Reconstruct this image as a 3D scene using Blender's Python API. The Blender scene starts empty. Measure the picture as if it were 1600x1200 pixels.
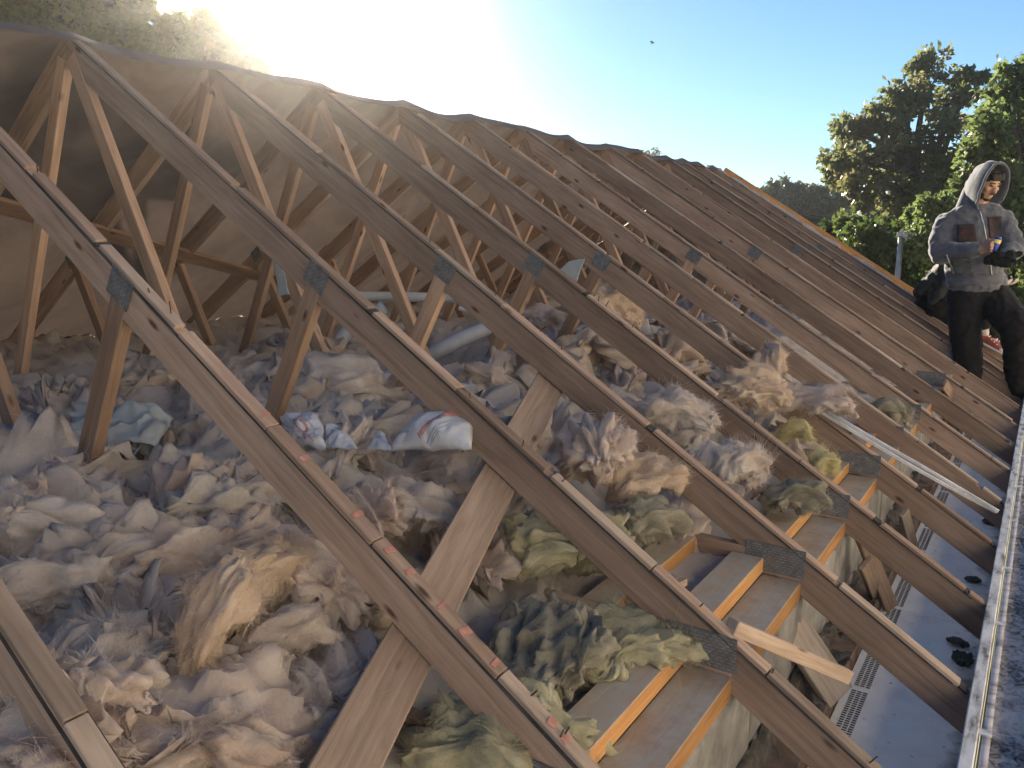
import bpy, bmesh, math, random
import numpy as np
from mathutils import Vector, Matrix, Euler

# ------------------------------------------------------------------ camera, sky, sun, exposure
SC = bpy.context.scene
COL = SC.collection
PI = math.pi
R_CAM = np.array([[0.8298898, 0.10241804, -0.54844641],
                  [0.55792734, -0.15234186, 0.81578737],
                  [0.0, -0.98300687, -0.18356878]])      # world = R_CAM @ (right, down, forward)
cam_d = bpy.data.cameras.new('camera'); cam = bpy.data.objects.new('camera', cam_d); COL.objects.link(cam)
cam_d.sensor_width = 36.0; cam_d.lens = 1237 / 1600 * 36; cam_d.clip_start = 0.02; cam_d.clip_end = 3000
_r, _d, _f = R_CAM[:, 0], R_CAM[:, 1], R_CAM[:, 2]
cam.matrix_world = Matrix(((_r[0], -_d[0], -_f[0], 0), (_r[1], -_d[1], -_f[1], 0), (_r[2], -_d[2], -_f[2], 0), (0, 0, 0, 1)))
SC.camera = cam

SUN = Vector((-0.7210, 0.6389, 0.2681)).normalized()      # towards the sun
world = bpy.data.worlds.new('World'); SC.world = world; world.use_nodes = True
_nt = world.node_tree
_sky = _nt.nodes.new('ShaderNodeTexSky'); _sky.sky_type = 'NISHITA'; _sky.sun_disc = False
_sky.sun_elevation = math.asin(SUN.z); _sky.sun_rotation = math.atan2(SUN.x, SUN.y)
_sky.air_density = 1.0; _sky.dust_density = 0.0; _sky.ozone_density = 4.0; _sky.altitude = 200
_nt.links.new(_sky.outputs[0], _nt.nodes['Background'].inputs[0])
_nt.nodes['Background'].inputs[1].default_value = 0.05
sun_d = bpy.data.lights.new('sun', 'SUN'); sun = bpy.data.objects.new('sun', sun_d); COL.objects.link(sun)
sun_d.energy = 5.0; sun_d.angle = math.radians(0.5); sun_d.color = (1.0, 0.88, 0.70)
sun.rotation_euler = SUN.to_track_quat('Z', 'Y').to_euler()
SC.view_settings.view_transform = 'Standard'; SC.view_settings.look = 'None'
SC.view_settings.exposure = 1.85; SC.view_settings.gamma = 1.0; SC.view_settings.use_curve_mapping = False
SC.cycles.use_denoising = True
SC.cycles.max_bounces = 10; SC.cycles.diffuse_bounces = 7; SC.cycles.volume_bounces = 0; SC.cycles.transparent_max_bounces = 12
SC.cycles.sample_clamp_indirect = 6.0

HAZE_DENSITY = 0.0012; HAZE_ANISO = 0.9
# ------------------------------------------------------------------ measures (metres, camera eye at the origin)
TAN = math.tan(math.radians(32.5)); COS = math.cos(math.radians(32.5)); SIN = math.sin(math.radians(32.5))
XR, ZR = -3.056, 0.740                  # ridge
XE = -0.0595                             # rafter feet
XH = -0.52                              # truss heel
ZC = -0.975                             # underside of the bottom chords
GROUND = -4.0
DECK = -1.72
TRUSS_Y = [0.444 + 0.6 * i for i in range(-2, 12)] + [7.42, 7.84, 8.27]
def roof_z(x): return ZR - TAN * abs(x - XR)
def ray(px, py): return R_CAM @ np.array([px - 800.0, py - 600.0, 1237.0])
def at_z(px, py, z): r = ray(px, py); return Vector(r * (z / r[2]))
def at_y(px, py, y): r = ray(px, py); return Vector(r * (y / r[1]))
def at_x(px, py, x): r = ray(px, py); return Vector(r * (x / r[0]))
def at_roof(px, py, off=0.0):
    r = ray(px, py); return Vector(r * ((ZR + TAN * XR + off) / (TAN * r[0] + r[2])))

# ------------------------------------------------------------------ noise (vectorised gradient noise)
_rng = np.random.default_rng(7)
_PERM = np.concatenate([_rng.permutation(256)] * 3)
_GR = _rng.normal(size=(256, 3)); _GR /= np.linalg.norm(_GR, axis=1)[:, None]
def noise3(p):
    p = np.asarray(p, float); i = np.floor(p).astype(int); f = p - i; i &= 255
    u = f * f * f * (f * (f * 6 - 15) + 10); out = 0
    for dx in (0, 1):
        for dy in (0, 1):
            for dz in (0, 1):
                h = _PERM[_PERM[_PERM[i[:, 0] + dx] + i[:, 1] + dy] + i[:, 2] + dz]
                g = _GR[h]; d = f - np.array([dx, dy, dz])
                w = (u[:, 0] if dx else 1 - u[:, 0]) * (u[:, 1] if dy else 1 - u[:, 1]) * (u[:, 2] if dz else 1 - u[:, 2])
                out = out + w * (g * d).sum(1)
    return out * 1.5
def fbm(p, octv=4, gain=0.5):
    s = 0; a = 1
    for k in range(octv):
        s = s + a * noise3(p * (2.03 ** k) + 17.3 * k); a *= gain
    return s
def billow(p, octv=4, gain=0.5):
    s = 0; a = 1
    for k in range(octv):
        s = s + a * np.abs(noise3(p * (2.1 ** k) + 9.1 * k)); a *= gain
    return s

# ------------------------------------------------------------------ materials
def nmat(name):
    m = bpy.data.materials.new(name); m.use_nodes = True
    nt = m.node_tree; b = nt.nodes['Principled BSDF']; return m, nt, b
def N(nt, t, **kw):
    n = nt.nodes.new(t)
    for k, v in kw.items():
        if k in n.inputs.keys(): n.inputs[k].default_value = v
        else: setattr(n, k, v)
    return n
def L(nt, a, b): nt.links.new(a, b)
def ramp(nt, src, stops, interp='LINEAR'):
    r = nt.nodes.new('ShaderNodeValToRGB'); r.color_ramp.interpolation = interp
    while len(r.color_ramp.elements) < len(stops): r.color_ramp.elements.new(0.5)
    for e, (p, c) in zip(r.color_ramp.elements, stops):
        e.position = p; e.color = (*c, 1) if len(c) == 3 else c
    L(nt, src, r.inputs[0]); return r.outputs[0]
def mixc(nt, fac, a, b, mode='MIX'):
    m = nt.nodes.new('ShaderNodeMix'); m.data_type = 'RGBA'; m.blend_type = mode
    for s, v in ((0, fac), (6, a), (7, b)):
        if isinstance(v, (int, float)): m.inputs[s].default_value = v
        elif isinstance(v, tuple): m.inputs[s].default_value = (*v, 1) if len(v) == 3 else v
        else: L(nt, v, m.inputs[s])
    return m.outputs[2]
def bump(nt, b, h, strength=0.3, dist=0.01):
    n = N(nt, 'ShaderNodeBump'); n.inputs['Strength'].default_value = strength; n.inputs['Distance'].default_value = dist
    L(nt, h, n.inputs['Height']); L(nt, n.outputs[0], b.inputs['Normal']); return n
def coords(nt, scale=(1, 1, 1), kind='Object', rand=True):
    tc = N(nt, 'ShaderNodeTexCoord'); mp = N(nt, 'ShaderNodeMapping'); mp.inputs['Scale'].default_value = scale
    L(nt, tc.outputs[kind], mp.inputs['Vector'])
    if rand:
        oi = N(nt, 'ShaderNodeObjectInfo'); mu = N(nt, 'ShaderNodeMath', operation='MULTIPLY'); mu.inputs[1].default_value = 37.0
        L(nt, oi.outputs['Random'], mu.inputs[0]); L(nt, mu.outputs[0], mp.inputs['Location'])
        return mp.outputs[0], oi.outputs['Random']
    return mp.outputs[0], None

def mat_wood(name, dark, mid, light, grain=1.0, rough=0.75, stain=0.35, knots=True, sat=0.8):
    m, nt, b = nmat(name)
    v, rnd = coords(nt, (2.2, 34, 34))
    n1 = N(nt, 'ShaderNodeTexNoise', Scale=1.6 * grain, Detail=8, Roughness=0.62, Distortion=0.8); L(nt, v, n1.inputs['Vector'])
    col = ramp(nt, n1.outputs[0], [(0.20, dark), (0.5, mid), (0.82, light)])
    v2, _ = coords(nt, (3, 9, 9)); n2 = N(nt, 'ShaderNodeTexNoise', Scale=1.0, Detail=5); L(nt, v2, n2.inputs['Vector'])
    st = ramp(nt, n2.outputs[0], [(0.38, (0.42, 0.40, 0.42)), (0.62, (1, 1, 1))])
    col = mixc(nt, stain, col, st, 'MULTIPLY')
    if knots:
        vk, _ = coords(nt, (4.5, 13, 13)); vo = N(nt, 'ShaderNodeTexVoronoi', Scale=1.0); L(nt, vk, vo.inputs['Vector'])
        kf = ramp(nt, vo.outputs['Distance'], [(0.05, (1, 1, 1)), (0.13, (0, 0, 0))])
        col = mixc(nt, kf, col, (0.07, 0.035, 0.02))
    hs = N(nt, 'ShaderNodeHueSaturation'); hs.inputs['Saturation'].default_value = sat; L(nt, col, hs.inputs['Color'])
    rr = N(nt, 'ShaderNodeMapRange'); rr.inputs[3].default_value = 0.78; rr.inputs[4].default_value = 1.42; L(nt, rnd, rr.inputs[0])
    L(nt, rr.outputs[0], hs.inputs['Value'])
    L(nt, hs.outputs[0], b.inputs['Base Color']); b.inputs['Roughness'].default_value = rough
    b.inputs['Specular IOR Level'].default_value = 0.12
    bump(nt, b, n1.outputs[0], 0.35, 0.004)
    return m
def add_dust(m, col, amt=0.85):
    nt = m.node_tree; b = nt.nodes['Principled BSDF']; src = b.inputs['Base Color'].links[0].from_socket
    g = N(nt, 'ShaderNodeNewGeometry'); sx = N(nt, 'ShaderNodeSeparateXYZ'); L(nt, g.outputs['True Normal'], sx.inputs[0])
    n = N(nt, 'ShaderNodeTexNoise', Scale=14, Detail=8, Roughness=0.7); L(nt, g.outputs['Position'], n.inputs['Vector'])
    d = N(nt, 'ShaderNodeMath', operation='MULTIPLY'); L(nt, ramp(nt, sx.outputs[2], [(0.5, (0, 0, 0)), (0.9, (1, 1, 1))]), d.inputs[0]); L(nt, ramp(nt, n.outputs[0], [(0.25, (0.35, 0.35, 0.35)), (0.6, (1, 1, 1))]), d.inputs[1])
    e = N(nt, 'ShaderNodeMath', operation='MULTIPLY'); L(nt, d.outputs[0], e.inputs[0]); e.inputs[1].default_value = amt
    L(nt, mixc(nt, e.outputs[0], src, col), b.inputs['Base Color'])
def mat_noise(name, stops, scale=8, detail=6, rough=0.8, bs=0.3, bd=0.01, kind='Object', rand=True, stretch=(1, 1, 1), distort=0.0, metallic=0.0, spec=0.3):
    m, nt, b = nmat(name); v, _ = coords(nt, stretch, kind, rand)
    n = N(nt, 'ShaderNodeTexNoise', Scale=scale, Detail=detail, Roughness=0.6, Distortion=distort); L(nt, v, n.inputs['Vector'])
    L(nt, ramp(nt, n.outputs[0], stops), b.inputs['Base Color']); b.inputs['Roughness'].default_value = rough
    b.inputs['Metallic'].default_value = metallic; b.inputs['Specular IOR Level'].default_value = spec
    if bs: bump(nt, b, n.outputs[0], bs, bd)
    return m
M = {}
M['rafter'] = mat_wood('rafter_timber', (0.17, 0.105, 0.07), (0.30, 0.19, 0.125), (0.39, 0.265, 0.185), rough=0.9)
M['web'] = mat_wood('web_timber', (0.20, 0.115, 0.065), (0.35, 0.205, 0.12), (0.46, 0.29, 0.18), rough=0.9)
M['cleat'] = mat_wood('batten_timber', (0.25, 0.16, 0.10), (0.43, 0.29, 0.19), (0.56, 0.42, 0.30), stain=0.55)
M['strip'] = mat_wood('strip_timber', (0.22, 0.15, 0.105), (0.36, 0.255, 0.18), (0.48, 0.36, 0.265), stain=0.5, rough=0.9)
M['rough_board'] = mat_wood('rough_board', (0.16, 0.10, 0.065), (0.27, 0.175, 0.115), (0.37, 0.25, 0.17), grain=1.4, stain=0.3)
M['grey_board'] = mat_wood('dusty_board', (0.17, 0.14, 0.11), (0.28, 0.22, 0.17), (0.36, 0.29, 0.23), stain=0.5)
M['nogging'] = mat_wood('nogging_timber', (0.26, 0.13, 0.055), (0.42, 0.22, 0.09), (0.54, 0.31, 0.14), stain=0.25, sat=1.0)
add_dust(M['nogging'], (0.40, 0.375, 0.325), 0.95); add_dust(M['rough_board'], (0.32, 0.25, 0.19), 0.15)
M['plate'] = mat_noise('galvanised_plate', [(0.3, (0.16, 0.16, 0.165)), (0.6, (0.27, 0.27, 0.28)), (0.8, (0.40, 0.39, 0.39))], 40, 8, 0.6, 0.6, 0.003, metallic=0.2)
def add_teeth(m):
    nt = m.node_tree; b = nt.nodes['Principled BSDF']; src = b.inputs['Base Color'].links[0].from_socket
    tc = N(nt, 'ShaderNodeTexCoord'); sx = N(nt, 'ShaderNodeSeparateXYZ'); L(nt, tc.outputs['Object'], sx.inputs[0]); cb = N(nt, 'ShaderNodeCombineXYZ'); L(nt, sx.outputs[0], cb.inputs[0]); L(nt, sx.outputs[2], cb.inputs[1])
    br = N(nt, 'ShaderNodeTexBrick', Scale=32); br.inputs['Mortar Size'].default_value = 0.09; br.inputs['Color1'].default_value = (1, 1, 1, 1); br.inputs['Color2'].default_value = (0.75, 0.75, 0.75, 1); br.inputs['Mortar'].default_value = (0.5, 0.48, 0.46, 1); L(nt, cb.outputs[0], br.inputs['Vector'])
    L(nt, mixc(nt, 0.8, src, br.outputs['Color'], 'MULTIPLY'), b.inputs['Base Color'])
add_teeth(M['plate'])
M['felt'] = mat_noise('roofing_felt', [(0.3, (0.08, 0.066, 0.058)), (0.5, (0.13, 0.105, 0.092)), (0.7, (0.18, 0.145, 0.125))], 2.2, 8, 0.9, 0.6, 0.02, distort=1.5)
def add_translucent(m, col, fac):
    nt = m.node_tree; b = nt.nodes['Principled BSDF']; tr = N(nt, 'ShaderNodeBsdfTranslucent'); tr.inputs['Color'].default_value = (*col, 1)
    mx = N(nt, 'ShaderNodeMixShader'); mx.inputs[0].default_value = fac
    L(nt, b.outputs[0], mx.inputs[1]); L(nt, tr.outputs[0], mx.inputs[2]); L(nt, mx.outputs[0], nt.nodes['Material Output'].inputs['Surface'])
add_translucent(M['felt'], (0.22, 0.165, 0.14), 0.10)
M['felt_scrap'] = mat_noise('felt_scrap', [(0.3, (0.02, 0.02, 0.022)), (0.7, (0.07, 0.065, 0.065))], 12, 5, 0.9, 0.4, 0.004)
M['nail'] = mat_noise('rusty_nail', [(0.3, (0.05, 0.03, 0.02)), (0.7, (0.12, 0.08, 0.06))], 40, 3, 0.7, 0, metallic=0.5)
M['red_paint'] = mat_noise('red_paint', [(0.35, (0.33, 0.14, 0.11)), (0.7, (0.46, 0.24, 0.19))], 60, 4, 0.8, 0)

# ------------------------------------------------------------------ object helpers
WM = {}
def link(o, parent=None, mw=None):
    COL.objects.link(o)
    mw = Matrix.Identity(4) if mw is None else mw
    WM[o.name] = mw
    if parent is not None:
        o.parent = parent; o.matrix_local = WM[parent.name].inverted() @ mw
    else: o.matrix_local = mw
    return o
def tag(o, label=None, cat=None, group=None, kind=None):
    if label: o['label'] = label
    if cat: o['category'] = cat
    if group: o['group'] = group
    if kind: o['kind'] = kind
    return o
def thing(name, loc, label, cat, group=None):
    o = bpy.data.objects.new(name, None); o.empty_display_size = 0.1
    link(o, None, Matrix.Translation(Vector(loc))); return tag(o, label, cat, group)
def mesh_np(name, V, F, mat, smooth=False):
    me = bpy.data.meshes.new(name); V = np.asarray(V, np.float32)
    if isinstance(F, np.ndarray):
        n, k = F.shape
        me.vertices.add(len(V)); me.vertices.foreach_set('co', V.ravel())
        me.loops.add(n * k); me.loops.foreach_set('vertex_index', F.astype(np.int32).ravel())
        me.polygons.add(n); me.polygons.foreach_set('loop_start', np.arange(0, n * k, k, dtype=np.int32))
        me.polygons.foreach_set('loop_total', np.full(n, k, np.int32)); me.update(calc_edges=True)
    else:
        me.from_pydata([tuple(map(float, v)) for v in V], [], F)
    if smooth: me.polygons.foreach_set('use_smooth', np.ones(len(me.polygons), bool))
    for mm in (mat if isinstance(mat, (list, tuple)) else [mat]): me.materials.append(mm)
    return me
def mobj(name, V, F, mat, parent=None, smooth=False, mw=None):
    return link(bpy.data.objects.new(name, mesh_np(name, V, F, mat, smooth)), parent, mw)
_box_cache = {}
def box_geo(sx, sy, sz, c=0.002):
    """chamfered box centred on the origin"""
    hx, hy, hz = sx / 2, sy / 2, sz / 2; c = min(c, hx * .4, hy * .4, hz * .4)
    bm = bmesh.new(); bmesh.ops.create_cube(bm, size=1.0)
    for v in bm.verts: v.co = Vector((v.co.x * sx, v.co.y * sy, v.co.z * sz))
    if c > 0: bmesh.ops.bevel(bm, geom=bm.edges[:], offset=c, segments=1, affect='EDGES')
    V = [tuple(v.co) for v in bm.verts]; bm.verts.index_update(); F = [[v.index for v in f.verts] for f in bm.faces]; bm.free()
    return V, F
def box_mesh(sx, sy, sz, mat, c=0.002):
    k = (round(sx, 4), round(sy, 4), round(sz, 4), mat.name, c)
    if k not in _box_cache:
        V, F = box_geo(sx, sy, sz, c); _box_cache[k] = mesh_np('timber', V, F, mat)
    return _box_cache[k]
def frame(p0, p1, up=(0, 0, 1)):
    p0, p1 = Vector(p0), Vector(p1); x = (p1 - p0).normalized(); u = Vector(up)
    y = u.cross(x).normalized(); z = x.cross(y)
    m = Matrix((x, y, z)).transposed().to_4x4(); m.translation = (p0 + p1) / 2; return m
def bar(name, p0, p1, wy, hz, mat, parent=None, up=(0, 0, 1), c=0.002):
    """a timber from p0 to p1 on its centre line; wy across, hz along up"""
    l = (Vector(p1) - Vector(p0)).length
    return link(bpy.data.objects.new(name, box_mesh(l, wy, hz, mat, c)), parent, frame(p0, p1, up))
def block(name, lo, hi, mat, parent=None, c=0.002):
    lo, hi = Vector(lo), Vector(hi); s = hi - lo
    return link(bpy.data.objects.new(name, box_mesh(s.x, s.y, s.z, mat, c)), parent, Matrix.Translation((lo + hi) / 2))
def tube(pts, rad, seg=8, cap=True):
    pts = [Vector(p) for p in pts]; n = len(pts); V = []; F = []
    rad = [rad] * n if isinstance(rad, (int, float)) else rad
    t0 = (pts[1] - pts[0]).normalized(); ref = Vector((0, 0, 1)) if abs(t0.z) < 0.9 else Vector((1, 0, 0))
    u = t0.cross(ref).normalized()
    for i in range(n):
        t = (pts[min(i + 1, n - 1)] - pts[max(i - 1, 0)]).normalized(); u = (u - t * u.dot(t)).normalized(); w = t.cross(u)
        for k in range(seg):
            a = 2 * PI * k / seg; V.append(pts[i] + (u * math.cos(a) + w * math.sin(a)) * rad[i])
    for i in range(n - 1):
        for k in range(seg): F.append([i * seg + k, i * seg + (k + 1) % seg, (i + 1) * seg + (k + 1) % seg, (i + 1) * seg + k])
    if cap: F.append(list(range(seg))[::-1]); F.append([(n - 1) * seg + k for k in range(seg)])
    return V, F
def join_geo(*gs):
    V = []; F = []
    for v, f in gs:
        o = len(V); V += [tuple(p) for p in v]; F += [[i + o for i in q] for q in f]
    return V, F
def catmull(P, n=6):
    P = [Vector(p) for p in P]; out = []
    for i in range(len(P) - 1):
        a, b, c, d = P[max(i - 1, 0)], P[i], P[i + 1], P[min(i + 2, len(P) - 1)]
        for k in range(n):
            t = k / n
            out.append(0.5 * ((2 * b) + (c - a) * t + (2 * a - 5 * b + 4 * c - d) * t * t + (3 * b - a - 3 * c + d) * t ** 3))
    out.append(P[-1]); return out

#@@STRUCTURE
# ------------------------------------------------------------------ large structure
rnd = random.Random(11)
ORD = ['', 'first', 'second', 'third', 'fourth', 'fifth', 'sixth', 'seventh', 'eighth', 'ninth', 'tenth', 'eleventh', 'twelfth']
RD, RW = 0.097, 0.034            # rafter depth and thickness
def rafter_pts(y, side, off):    # off: distance below the top plane, measured square to it
    s = 1 if side > 0 else -1
    top = Vector((XR, y, ZR)); foot = Vector((XR + s * (XE - XR), y, roof_z(XE)))
    n = Vector((s * SIN, 0, COS)); sh = Vector((s * COS, 0, -SIN)) * (off * TAN); return top - n * off + sh, foot - n * off + sh, n
def build_truss(k, y, label):
    last = (k == len(TRUSS_Y) - 1)
    t = thing('roof_truss', (XR, y, ZC), label, 'roof truss', 'roof trusses standing in a row')
    jit = rnd.uniform(-0.006, 0.006)
    for s in (1, -1):
        a, b, n = rafter_pts(y, s, 0.012 + RD / 2)
        key = ('rafter', round((b - a).length, 3))
        if key not in _box_cache:                    # both ends cut plumb
            bv_, bf_ = box_geo((b - a).length, RW, RD); _box_cache[key] = mesh_np('rafter', [(x - z * TAN, y_, z) for x, y_, z in bv_], bf_, M['rafter'])
        r = link(bpy.data.objects.new('rafter', _box_cache[key]), t, frame(a + Vector((0, jit, 0)), b + Vector((0, jit, 0)), n))
        if s > 0 and y > -0.5:                       # strips of cut batten left on the near rafter
            sl = Vector((-SIN * 0, 0, 0)); d = (b - a).normalized(); top = Vector((XR, y, ZR)); q = 0.06 + rnd.uniform(0, .1)
            ln = (rafter_pts(y, 1, 0)[1] - top).length
            while q < ln - 0.05:
                g = min(rnd.choice((0.33, 0.34, 0.35, 0.68)), ln - q); g2 = g - (rnd.uniform(0.012, 0.03) if rnd.random() < .4 else 0.003)
                p0 = top + d * q + Vector((0, rnd.uniform(-.002, .002), 0)) - n * 0.006
                bar('batten_strip', p0, p0 + d * g2 + Vector((0, rnd.uniform(-.003, .003), 0)), RW + rnd.uniform(-0.006, 0.001), 0.0115, M['strip'] if rnd.random() < .3 else M['rafter'], r, n, 0.0015)
                if g - g2 > 0.010 and rnd.random() < .6:
                    e = p0 + d * (g2 + 0.002); bar('felt_scrap', e - n * 0.002, e + d * (g - g2 - 0.004) - n * 0.002, RW + 0.004, 0.006, M['felt_scrap'], r, n, 0.001)
                q += g
            p0 = top + d * 0.08 - n * 0.0128
            bar('felt_strip', p0, p0 + d * (ln - 0.12), RW + 0.006, 0.0016, M['felt_scrap'], r, n, 0.0)
    # webs of a fink truss
    xh2 = 2 * XR - XH
    for s in (1, -1):
        hx = XR + s * (XH - XR); bx = XR + s * (XH - XR) / 3 - s * 0.02; mx = XR + s * (XH - XR) / 2
        bot = Vector((bx, y, ZC + 0.05)); mid = Vector((mx, y, roof_z(mx) - 0.05)); apx = Vector((XR + s * 0.03, y, ZR - 0.10))
        bar('strut', bot, mid, RW - 0.001, 0.062, M['web'], t, (s, 0, 0.2)); bar('tie', bot, apx, RW - 0.001, 0.062, M['web'], t, (s, 0, 0.2))
        off = Vector((0, -RW / 2 - 0.0012, 0))
        pl = [(Vector((XR + s * (XH - XR) - s * 0.055, y, ZC + 0.052)), 0.17, 0.085, 0), (mid + Vector((0, 0, -0.0)), 0.09, 0.075, -s * math.radians(32.5)), (bot + Vector((0, 0, -0.005)), 0.12, 0.085, 0)]
        for c, w, h, rot in pl:
            o = link(bpy.data.objects.new('nail_plate', box_mesh(w, 0.0022, h, M['plate'], 0.0)), t,
                     Matrix.Translation(c + off) @ Matrix.Rotation(-rot, 4, 'Y'))
    bar('bottom_chord', (XH + 0.02, y, ZC + 0.036), (xh2 - 0.02, y, ZC + 0.036), RW - 0.002, 0.072, M['rafter'], t)
    return t
nT = len(TRUSS_Y); TR = {}
for k, y in enumerate(TRUSS_Y):
    if k == 0: continue
    if k == 1: lab = 'roof truss beside the photographer, wholly out of the left of the photo'; continue
    elif k == 2: lab = 'roof truss nearest the camera, its rafter crossing only the bottom left corner'
    elif k == nT - 1: lab = 'last roof truss, standing against the far gable'
    elif k < 9: lab = '%s roof truss from the camera, counted from the bottom left corner' % ORD[k - 1]
    else: lab = '%s roof truss from the far gable end' % ORD[nT - k]
    TR[k] = build_truss(k, y, lab)

# ---- roofing felt left on the far slope, sagging between the trusses
M['ceiling'] = mat_noise('dusty_plasterboard', [(0.3, (0.16, 0.15, 0.14)), (0.7, (0.32, 0.30, 0.28))], 3, 6, 0.9, 0.2)
M['block'] = mat_noise('concrete_block', [(0.25, (0.12, 0.11, 0.10)), (0.5, (0.24, 0.225, 0.205)), (0.75, (0.36, 0.345, 0.32))], 9, 10, 0.95, 0.7, 0.012)
M['brick'] = mat_noise('dusty_brick', [(0.3, (0.10, 0.075, 0.06)), (0.55, (0.2, 0.14, 0.105)), (0.8, (0.28, 0.23, 0.19))], 14, 8, 0.95, 0.6, 0.008)
M['mortar'] = mat_noise('mortar', [(0.3, (0.28, 0.27, 0.25)), (0.7, (0.5, 0.48, 0.45))], 18, 8, 0.95, 0.7, 0.012)
M['rubble'] = mat_noise('dust_and_rubble', [(0.3, (0.06, 0.055, 0.05)), (0.6, (0.15, 0.13, 0.11)), (0.8, (0.25, 0.23, 0.2))], 25, 10, 1.0, 0.8, 0.02)
M['verge'] = mat_wood('verge_timber', (0.30, 0.14, 0.05), (0.50, 0.25, 0.095), (0.60, 0.34, 0.15), stain=0.2, sat=1.0)
ys = []
tys = [-2.2] + TRUSS_Y[1:]
for a, b in zip(tys[:-1], tys[1:]):
    for k in range(8): ys.append((a + (b - a) * k / 8, k / 8))
ys.append((tys[-1], 0.0)); nu = 46
V = []; dip = [random.Random(k + 5).uniform(0.018, 0.042) for k in range(len(tys))]
for j, (y, t) in enumerate(ys):
    sag = dip[j // 8] * (1 - (2 * t - 1) ** 2) if t else 0.0
    for i in range(nu):
        q = -0.11 + i / (nu - 1) * 3.52 + (0.06 * math.sin(j * 1.7) + 0.05 * math.sin(j * 0.61)) * (i == nu - 1)
        if q < 0: p = Vector((XR - q * COS, y, ZR + q * SIN + 0.010))
        else: p = Vector((XR - q * COS, y, ZR - q * SIN + 0.010 - 0.010 * ((i % 11) / 11)))
        p.z += 0.006 * math.sin(j * 0.9 + i * 0.7) * math.sin(i * 0.31 + j * 0.23); p.z -= sag * (0.75 + 0.5 * math.sin(i * 0.45 + j // 8 * 2.1)) ; V.append(p)
F = [[j * nu + i, j * nu + i + 1, (j + 1) * nu + i + 1, (j + 1) * nu + i] for j in range(len(ys) - 1) for i in range(nu - 1)
     if not (i > nu - 6 and (j * 7 + i * 3) % 11 == 0)]
fo = mobj('roofing_felt', V, F, M['felt'], None, True)
tag(fo, 'brown roofing felt sagging between the rafters of the far slope', 'roofing felt')

# ---- ceiling, walls, soffit, fascia, gutter
Y0, Y1 = -1.8, 8.30
tag(block('ceiling', (2 * XR - XH, Y0, ZC - 0.014), (XH - 0.10, Y1, ZC - 0.0015), M['ceiling']), kind='structure')
XW0, XW1 = -0.625, -0.50
w = thing('eaves_wall', (XW1, 3, GROUND), 'grey concrete block wall under the near eaves, dusty on top', 'wall')
wp = bar('wall_plate', ((XW0 + XW1) / 2 + 0.006, Y0, ZC - 0.030), ((XW0 + XW1) / 2 + 0.006, Y1, ZC - 0.030), XW1 - XW0 - 0.012, 0.052, M['nogging'], w)
zz = ZC - 0.058
for row in range(2):
    y = Y0 + row * 0.22
    while y < Y1:
        b = block('concrete_block', (XW0, y, zz - 0.215), (XW1 + rnd.uniform(-.004, .006), min(y + 0.44, Y1), zz), M['block'], w, 0.006); y += 0.45
    zz -= 0.225
block('lower_wall', (XW0 + 0.01, Y0, GROUND), (XW1 - 0.008, Y1, ZC - 0.06), M['mortar'], w, 0.0)
XS = -0.388; ZS = -1.352
w2 = thing('outer_wall', (XS, 3, GROUND), 'brown brick outer leaf beside the white soffit', 'wall')
for row in range(2):
    y = Y0 + row * 0.11
    while y < Y1:
        z1 = -1.300 - row * 0.075 + rnd.uniform(-.006, .004)
        block('brick', (XS - 0.102 + rnd.uniform(-.004, .004), y, z1 - 0.065), (XS - 0.003, min(y + 0.215, Y1), z1), M['brick'], w2, 0.004); y += 0.226
block('lower_wall', (XS - 0.098, Y0, GROUND), (XS - 0.009, Y1, -1.315), M['mortar'], w2, 0.0)
# rubble in the cavity and on the wall heads
gx = np.linspace(XW1 + 0.002, XS - 0.006, 14); gy = np.arange(Y0, Y1, 0.02)
P = np.stack(np.meshgrid(gx, gy, indexing='ij'), -1).reshape(-1, 2)
hz = -1.305 + 0.035 * fbm(np.c_[P * 9, np.zeros(len(P))], 4) + 0.03 * np.maximum(0, fbm(np.c_[P * 3, np.ones(len(P))], 2)) + 0.04 * (P[:, 0] < XW1 + 0.03)
V = np.c_[P, hz]; a = np.arange(13 * (len(gy) - 1)); i0 = (a // (len(gy) - 1)) * len(gy) + a % (len(gy) - 1)
F = np.stack([i0, i0 + len(gy), i0 + len(gy) + 1, i0 + 1], 1)
tag(mobj('mortar_rubble', V, F, M['rubble'], None, True), 'dusty mortar rubble filling the cavity along the wall head', 'rubble', kind='stuff')
M['soffit'], nt, b = nmat('white_soffit'); v, _ = coords(nt, (1, 1, 1), 'Object', False)
n = N(nt, 'ShaderNodeTexNoise', Scale=7, Detail=8, Roughness=0.65); L(nt, v, n.inputs['Vector'])
c1 = ramp(nt, n.outputs[0], [(0.3, (0.80, 0.76, 0.69)), (0.55, (0.93, 0.89, 0.81))])
n2 = N(nt, 'ShaderNodeTexNoise', Scale=46, Detail=4, Roughness=0.6); L(nt, v, n2.inputs['Vector'])
c1 = mixc(nt, ramp(nt, n2.outputs[0], [(0.66, (0, 0, 0)), (0.72, (1, 1, 1))]), c1, (0.06, 0.06, 0.055))
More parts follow.
